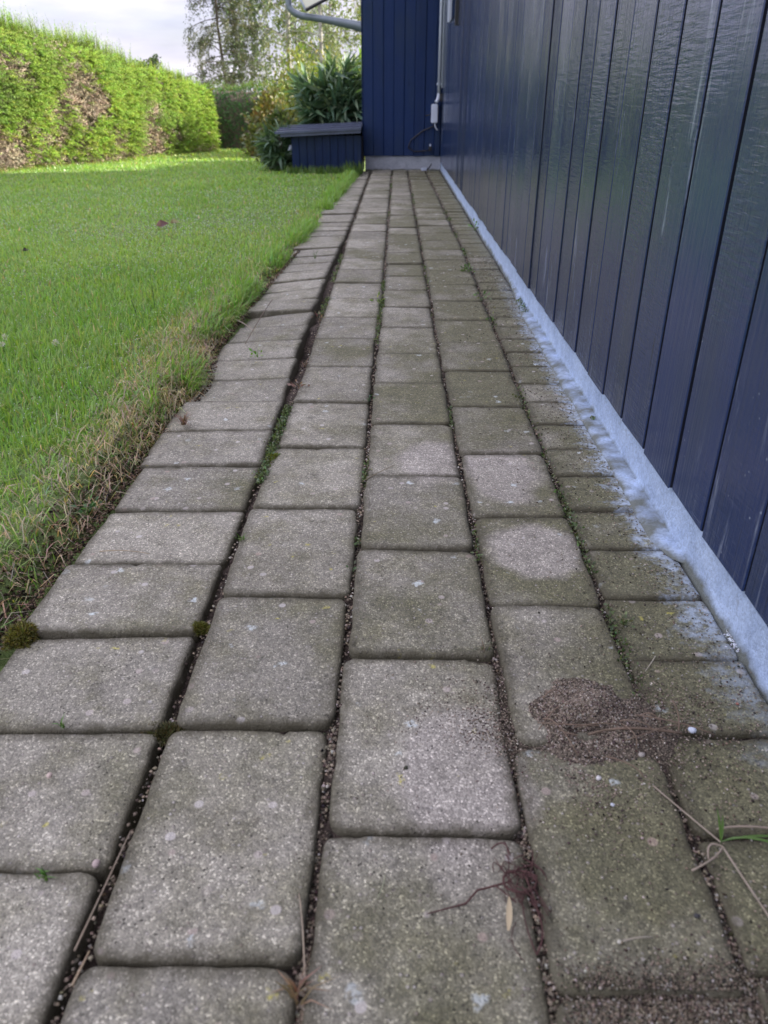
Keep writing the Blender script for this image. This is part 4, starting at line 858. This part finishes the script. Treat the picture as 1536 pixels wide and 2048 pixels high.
# low growth filling some joints: countless tiny leaves
P = []
for k, cnt, ylo, yhi, thr, spr in ((1, 1500, 1.02, 1.35, -.4, .006), (1, 900, 1.6, 3.2, .15, .006), (2, 900, .55, 1.1, .2, .004), (2, 1100, 1.75, 2.6, .0, .005), (3, 900, .8, 1.7, .2, .004), (4, 1600, 1.0, 4.2, .1, .007), (3, 700, 2, 5, .2, .006), (2, 600, 3, 6.4, .2, .006), (4, 900, .55, 1.0, .1, .007)):
    Y = rng.uniform(ylo, yhi, cnt); X = np.array([jx(k, y_) for y_ in Y])+rng.normal(0, spr*.7, cnt); q = np.stack([X, Y, 0*X], -1); okk = vnoise(q*np.array([0, 1, 0]), 9, k*5.) > thr
    P.append(np.stack([X, Y, np.full(cnt, -.004)+rng.uniform(-.003, .006, cnt)], -1)[okk])
Y = rng.uniform(.55, 2.6, 5200); X = WX+.002-np.abs(rng.normal(0, .006, 5200))-.012*np.clip((1.3-Y), 0, .5); P.append(np.stack([X, Y, rng.uniform(0, .006, 5200)], -1)[fbm(np.stack([0*Y, Y, 0*Y], -1), 7, 2) > .25])
P = np.concatenate(P); n = len(P); s3 = rng.uniform(.0022, .0048, n)*(1+.3*P[:, 1]); cj = vary((.09, .13, .045), n, .3); q = rng.random(n) < .3; cj[q] = vary((.16, .21, .10), q.sum(), .25)
V, Ft, cc = leaves(P, rng.normal(0, 1, (n, 3))+np.array([0, 0, .5]), s3, s3*.55, cj); g_ = link('joint_moss', npmesh('joint_moss', V, Ft, M['leaf'], cc)); tag(g_, 'tiny green moss and seedlings filling the joints and the foot of the wall', 'moss', kind='stuff')

def weed(px, py, n, size, col, label, kind='leaf', z=-.004, cat='weed', name='weed'):
    c = gp(px, py); parts = []
    if kind == 'leaf':
        az = rng.uniform(0, 6.28, n); el = rng.uniform(.1, 1.1, n); d = np.stack([np.cos(az)*np.cos(el), np.sin(az)*np.cos(el), np.sin(el)], -1); P = d*size*rng.uniform(.1, .8, (n, 1)); P[:, 2] += size*.2
        parts.append(leaves(P, d, size*rng.uniform(.3, .55, n), size*rng.uniform(.16, .28, n), vary(col, n, .2), bend=.1))
        parts.append(blades(np.zeros((n, 3)), size*rng.uniform(.5, 1, n), np.full(n, .0009), rng.uniform(.2, 1.2, n), az, vary(col, n), vary(col, n)))
    else:
        az = rng.uniform(0, 6.28, n); parts.append(blades(rng.normal(0, .0025, (n, 3))*np.array([1, 1, 0]), size*rng.uniform(.5, 1.1, n), rng.uniform(.0010, .0022, n), rng.uniform(.3, 1.3, n), az, vary(col, n)*.8, vary(col, n)))
    V, Ft, cc = join(parts); o = link(name, npmesh(name, V, Ft, M['leaf'], cc)); o.location = (c.x, c.y, z); tag(o, label, cat); return o
G = (.10, .22, .04)
weed(483, 1078, 9, .022, G, 'small green grass sprout in the wide joint beside the seventh outer stone', 'b', name='grass_tuft', cat='grass tuft')
weed(515, 712, 12, .024, (.16, .30, .06), 'bright green weed rosette growing between two tilted outer stones')
weed(190, 880, 14, .026, (.09, .19, .05), 'green leafy weed in the dry grass at the lawn border')
weed(215, 925, 10, .020, (.09, .19, .05), 'smaller leafy weed just below the green one at the lawn border')
weed(178, 1020, 12, .022, (.07, .16, .05), 'round-leaved dark green weed on the bare soil of the border')
weed(300, 790, 10, .022, (.10, .20, .05), 'round-leaved weed at the top of the dry grass strip')
weed(85, 1745, 8, .014, G, 'tiny grass sprout in the bottom left cross joint', 'b', name='grass_tuft', cat='grass tuft')
weed(125, 1447, 7, .014, G, 'tiny pale grass sprout in the cross joint above the bottom left one', 'b', name='grass_tuft', cat='grass tuft')
weed(1250, 1245, 26, .013, (.16, .20, .10), 'feathery grey-green weed in the joint second from the wall')
weed(755, 605, 16, .028, (.20, .30, .06), 'yellow-green weed in the second long joint midway up the path')
weed(737, 800, 9, .014, (.06, .14, .06), 'tiny dark weed in the second long joint lower down the path')
weed(938, 545, 20, .034, (.12, .20, .07), 'leafy weed in the joint nearest the wall, far up the path')
weed(962, 600, 12, .030, (.13, .22, .07), 'second leafy weed in the joint nearest the wall, just below')
weed(985, 640, 9, .02, (.13, .22, .07), 'third and lowest weed of the row in the joint nearest the wall')
weed(630, 515, 12, .06, (.10, .16, .07), 'tall thin grass tuft growing through the outer stones far up', 'b', name='grass_tuft', cat='grass tuft')
weed(950, 460, 16, .045, (.12, .22, .06), 'leafy weed at the foot of the pale blue plinth far up the path')
weed(535, 950, 10, .013, (.16, .24, .12), 'pale seedling cluster in the joint beside the outer stones')
weed(1155, 1003, 6, .007, (.14, .28, .05), 'single tiny green seedling in front of the wall on a half stone')
weed(705, 1140, 9, .012, (.09, .15, .06), 'mossy seedling in the second long joint near a cross joint')
weed(1035, 795, 12, .014, (.13, .15, .06), 'small yellowish weed where joints cross two stones from the wall')
weed(18, 1110, 30, .05, (.14, .20, .06), 'ragged green grass tuft at the left picture edge beside bare soil', 'b', name='grass_tuft', cat='grass tuft')
weed(265, 835, 26, .045, (.26, .19, .11), 'matted dry brown grass tuft on the border beside the bare soil', 'b', name='grass_tuft', cat='grass tuft')
weed(368, 845, 40, .035, (.26, .16, .12), 'reddish dry grass tuft lying on the corner of an outer stone', 'b', name='grass_tuft', cat='grass tuft')
weed(606, 730, 16, .026, (.24, .17, .12), 'dry brown grass tuft in the widest joint beside tilted stones', 'b', name='grass_tuft', cat='grass tuft')
weed(598, 775, 12, .022, (.22, .15, .11), 'crumpled brown plant remains in the widest joint', 'leaf', cat='plant remains', name='plant_remains')
weed(640, 640, 12, .024, (.20, .15, .09), 'brown dead leaves caught in the widest joint farther up', 'leaf', cat='plant remains', name='plant_remains')
weed(968, 1300, 12, .030, (.22, .20, .13), 'wiry dead grass tuft where a cross joint meets the third long joint', 'b', name='grass_tuft', cat='grass tuft')
weed(592, 1990, 16, .034, (.30, .21, .13), 'dry straw-coloured grass tuft in the joint at the bottom of the picture', 'b', name='grass_tuft', cat='grass tuft')
# green sprout with pale roots, bottom right
c = gp(1440, 1690); sp_ = empty('grass_sprout', (c.x, c.y, 0)); tag(sp_, 'uprooted green grass sprout with pale roots in the joint near the wall', 'grass sprout')
def lblade(pts, w0, col, mat, parent, name):
    pts = np.array(pts, float); b_ = bez(pts[0], pts[1], pts[2], 8); t = unit(b_[-1]-b_[0]); s_ = unit(np.cross(t, [0, 0, 1])); w_ = w0*np.sin(np.pi*np.linspace(.12, 1, 8))[:, None]
    V = np.stack([b_-s_*w_, b_+np.array([0, 0, -.0004]), b_+s_*w_], 1).reshape(-1, 3); Fq = []
    for k in range(7): Fq += [(3*k, 3*k+1, 3*k+4, 3*k+3), (3*k+1, 3*k+2, 3*k+5, 3*k+4)]
    return link(name, npmesh(name, V, Fq, mat, np.tile(np.array(col), (len(V), 1)), smooth=True), parent)
for q in (((0, 0, .004), (.025, .004, .020), (.085, -.035, .004), .0013), ((0, 0, .004), (.03, .004, .013), (.075, .0, .004), .0011), ((0, 0, .002), (-.001, .004, .016), (-.004, .012, .028), .0011), ((0, 0, .002), (.002, .006, .014), (.001, .010, .022), .0011)):
    lblade(q[:3], q[3], (.13, .24, .06), M['blade'], sp_, 'leaf')
rp = [(bez((0, 0, .003), (-.02, .03, .003), (-.035, .055, .002), 10), [.0007]), (bez((0, -.004, .003), (-.012, .002, .006), (-.014, -.014, .002), 10), [.0008]), (bez((0, -.004, .003), (-.008, -.016, .006), (-.030, -.024, .002), 10), [.0008]), (bez((0, -.004, .003), (.004, -.03, .004), (.014, -.072, .002), 10), [.0008]), (bez((.001, .012, .003), (.03, .018, .006), (.085, .004, .003), 8), [.0009])]
V, Fq = tubes(rp, 6); link('root', npmesh('root', V, Fq, M['straw'], vary((.30, .25, .19), len(V), .1, .02), smooth=True), sp_)
# root tangle
c = gp(1045, 1775); rt = empty('root_tangle', (c.x, c.y, 0)); tag(rt, 'reddish brown root tangle with one long root across a paving stone', 'roots'); rp = []
for k in range(44):
    a0 = rng.normal(0, [.006, .012, .001], 3)+np.array([0, 0, .003]); a1 = a0+rng.normal(0, [.010, .018, .001], 3); a1[2] = .002; rp.append((bez(a0, (a0+a1)/2+rng.normal(0, .008, 3)*np.array([1, 1, .3])+np.array([0, 0, .006]), a1, 9), [rng.uniform(.0002, .0006)]))
t = np.linspace(0, 6.28*1.6, 22); rp.append((np.stack([np.cos(t)*.012-.002, np.sin(t)*.009+.002, .004+.0006*np.sin(3*t)], -1), [.0009]))
rp.append((np.array([(-.070, -.022, .001), (-.055, -.018, .0015), (-.042, -.014, .0012), (-.033, -.004, .002), (-.022, -.001, .002), (-.008, .002, .004)]), [.0004, .0006, .0008, .0008, .0008, .0007]))
rp.append((bez((.004, -.01, .003), (.014, -.035, .004), (.002, -.050, .001), 12), [.0006])); rp.append((bez((-.002, -.012, .002), (-.004, -.03, .003), (.002, -.050, .001), 10), [.0005]))
V, Fq = tubes(rp, 6); link('root', npmesh('root', V, Fq, M['straw'], vary((.085, .042, .038), len(V), .15, .03), smooth=True), rt)
# pale withered leaf
c = gp(1020, 1835); wl_ = lblade([(0, 0, .004), (.002, .010, .009), (.004, .028, .003)], .0022, (.46, .38, .24), M['straw'], None, 'withered_leaf'); wl_.location = (c.x-.003, c.y-.012, 0); tag(wl_, 'pale withered leaf hanging from the reddish root tangle', 'leaf')
# straws
def straw(name, p, q, r_, col, label, lift=.004, cat='straw'):
    a, b = np.array(gp(*p)), np.array(gp(*q)); a[2] = b[2] = .0016; mid = (a+b)/2+np.array([.002, 0, lift]); V, Fq = tubes([(bez(a, mid, b, 10)-a, np.linspace(r_, r_*.6, 10))], 6)
    o = link(name, npmesh(name, V, Fq, M['straw'], vary(col, len(V), .08, .02), smooth=True)); o.location = a; tag(o, label, cat); return o
straw('dry_straw', (150, 1905), (262, 1665), .0008, (.27, .22, .16), 'long dry straw lying along the wide joint at the bottom left')
straw('dry_straw', (145, 1975), (180, 1905), .0010, (.34, .26, .17), 'short pale straw stub in the wide joint below the long one')
straw('dry_straw', (610, 1960), (598, 1790), .0007, (.34, .28, .2), 'thin straw standing in the second long joint at the bottom', .02)
straw('dry_straw', (1245, 1885), (1305, 1878), .0008, (.30, .27, .21), 'short pale twig lying on the lowest stone before the wall')
straw('dry_straw', (200, 1105), (300, 1110), .0007, (.34, .27, .17), 'dry straw across the corner of a sunken outer stone', .006)
straw('dry_straw', (725, 965), (790, 932), .0006, (.24, .2, .12), 'thin brown straw lying over the edge of a middle column stone')
straw('dry_straw', (1310, 1315), (1290, 1345), .0006, (.4, .36, .28), 'tiny pale straw on the stone above the soil heap')
straw('dry_straw', (455, 788), (478, 793), .0014, (.38, .34, .28), 'short thick straw bit lying on a tilted outer stone', .002)
straw('twig', (545, 600), (490, 690), .0012, (.16, .12, .09), 'thin brown twig along the outer edge of the stones', .01, 'twig')
straw('twig', (475, 642), (507, 663), .0016, (.30, .25, .2), 'pale stick poking from the lawn border onto the stones', .004, 'twig')
straw('dry_straw', (770, 1755), (755, 1800), .0004, (.3, .32, .2), 'hair-thin pale straw on the big stone at the bottom centre', .003)
# pebbles
def pebble(px, py, s, col, label, z=0.0):
    import bmesh
    bm = bmesh.new(); bmesh.ops.create_icosphere(bm, subdivisions=2, radius=1); r_ = random.uniform(0, 50)
    for v in bm.verts: k = 1+.18*float(vnoise(np.array(v.co)[None], 1.4, r_)[0]); v.co = Vector((v.co.x*s*k, v.co.y*s*.8*k, v.co.z*s*.65*k))
    me = bpy.data.meshes.new('pebble'); bm.to_mesh(me); bm.free()
    for p_ in me.polygons: p_.use_smooth = True
    a = me.color_attributes.new('tint', 'FLOAT_COLOR', 'POINT')
    for d_ in a.data: d_.color = tuple(col)+(1,)
    me.materials.append(M['grain']); c = gp(px, py, .003); o = link('pebble', me); o.location = (c.x, c.y, z+s*.5); o.rotation_euler.z = random.uniform(0, 3); tag(o, label, 'pebble'); return o
pebble(1385, 1458, .0040, (.60, .66, .74), 'upright bluish white pebble in the joint right of the soil heap')
pebble(1198, 1553, .0026, (.55, .54, .52), 'white pebble at the lower edge of the soil heap')
pebble(1284, 1507, .0030, (.36, .33, .29), 'grey beige pebble at the right edge of the soil heap')
pebble(1226, 1606, .0018, (.52, .55, .60), 'small pale pebble on the stone below the soil heap')
pebble(1395, 1828, .0022, (.06, .06, .06), 'dark gritty crumb on the lowest stone before the wall')
pebble(812, 1532, .0022, (.05, .055, .035), 'dark crumb on the middle stone in the lower half')
pebble(96, 1541, .0030, (.52, .42, .36), 'pinkish chip on the left stone in the lower half', -.004)
pebble(190, 1718, .0036, (.42, .34, .31), 'pinkish flat chip at the corner of the lower left stone', -.004)
pebble(1218, 966, .0026, (.28, .25, .22), 'rounded brown crumb on a half stone near the wall')
pebble(1476, 1404, .0016, (.28, .13, .10), 'reddish crumb on the half stone beside the wall')
pebble(1240, 1880, .0018, (.5, .48, .4), 'cream speck of stone on the lowest stone before the wall')
# lichen and efflorescence flakes lying by the wall
c = gp(1487, 1290); n = 420; x = rng.normal(0, .007, n); y = rng.normal(0, .010, n); V, Ft, cc = grains(np.stack([c.x+x, c.y+y, .0015+0*x], -1), rng.uniform(.0006, .0018, n), vary((.60, .63, .68), n, .12, .03)); g_ = link('paint_crumbs', npmesh('paint_crumbs', V, Ft, M['grain'], cc)); tag(g_, 'white paint crumbs at the foot of the plinth', 'crumbs', kind='stuff')
# fallen leaves on the lawn
def fallen(px, py, s, col, rot, label):
    c = gp(px, py, .02); V, Ft, cc = leaves(np.zeros((3, 3)), np.array([[1, 0, .3], [.8, .5, .1], [.7, -.5, .4]]), np.array([1, .8, .8])*s, np.array([.6, .5, .5])*s, vary(col, 3, .1), .4, .4)
    o = link('fallen_leaf', npmesh('fallen_leaf', V, Ft, M['leaf'], cc)); o.location = (c.x, c.y, .022); o.rotation_euler.z = rot; tag(o, label, 'fallen leaf')
fallen(312, 452, .055, (.22, .15, .13), .3, 'curled brown fallen leaf lying on the lawn')
fallen(340, 446, .045, (.24, .17, .09), .1, 'flatter tan fallen leaf right beside the curled one')
fallen(45, 503, .03, (.05, .05, .04), 1, 'small dark dead leaf on the lawn near the picture edge')
# clover heads
def clover(px, py, label):
    c = gp(px, py, .030); o = empty('clover_flower', (c.x, c.y, 0)); tag(o, label, 'flower'); V, Fq = tubes([([(0, 0, 0), (.002, 0, .018), (0, 0, .032)], .0009)], 5); link('stem', npmesh('stem', V, Fq, M['leaf'], np.tile([.09, .2, .04], (len(V), 1))), o)
    n = 70; u = unit(rng.normal(0, 1, (n, 3))); V, Ft, cc = leaves(u*.003+np.array([0, 0, .034]), u+np.array([0, 0, .4]), rng.uniform(.004, .007, n), np.full(n, .002), vary((.62, .62, .60), n, .1, .03)); link('petals', npmesh('petals', V, Ft, M['leaf'], cc), o)
clover(112, 689, 'white clover flower head standing in the lawn grass'); clover(10, 678, 'white clover flower head at the left picture edge'); clover(4, 692, 'smaller clover flower just under the one at the picture edge')
# thin seed stalk on the lawn
c = gp(312, 640); V, Fq = tubes([(bez((0, 0, 0), (.004, 0, .06), (0, 0, .115), 8), np.linspace(.0011, .0005, 8)), (bez((-.04, -.02, 0), (-.042, -.02, .03), (-.050, -.02, .055), 6), np.linspace(.0012, .0008, 6))], 5)
o = link('seed_stalk', npmesh('seed_stalk', V, Fq, M['leaf'], np.tile([.05, .11, .05], (len(V), 1)))); o.location = c; tag(o, 'thin dark seed stalk standing up from the lawn', 'seed stalk')
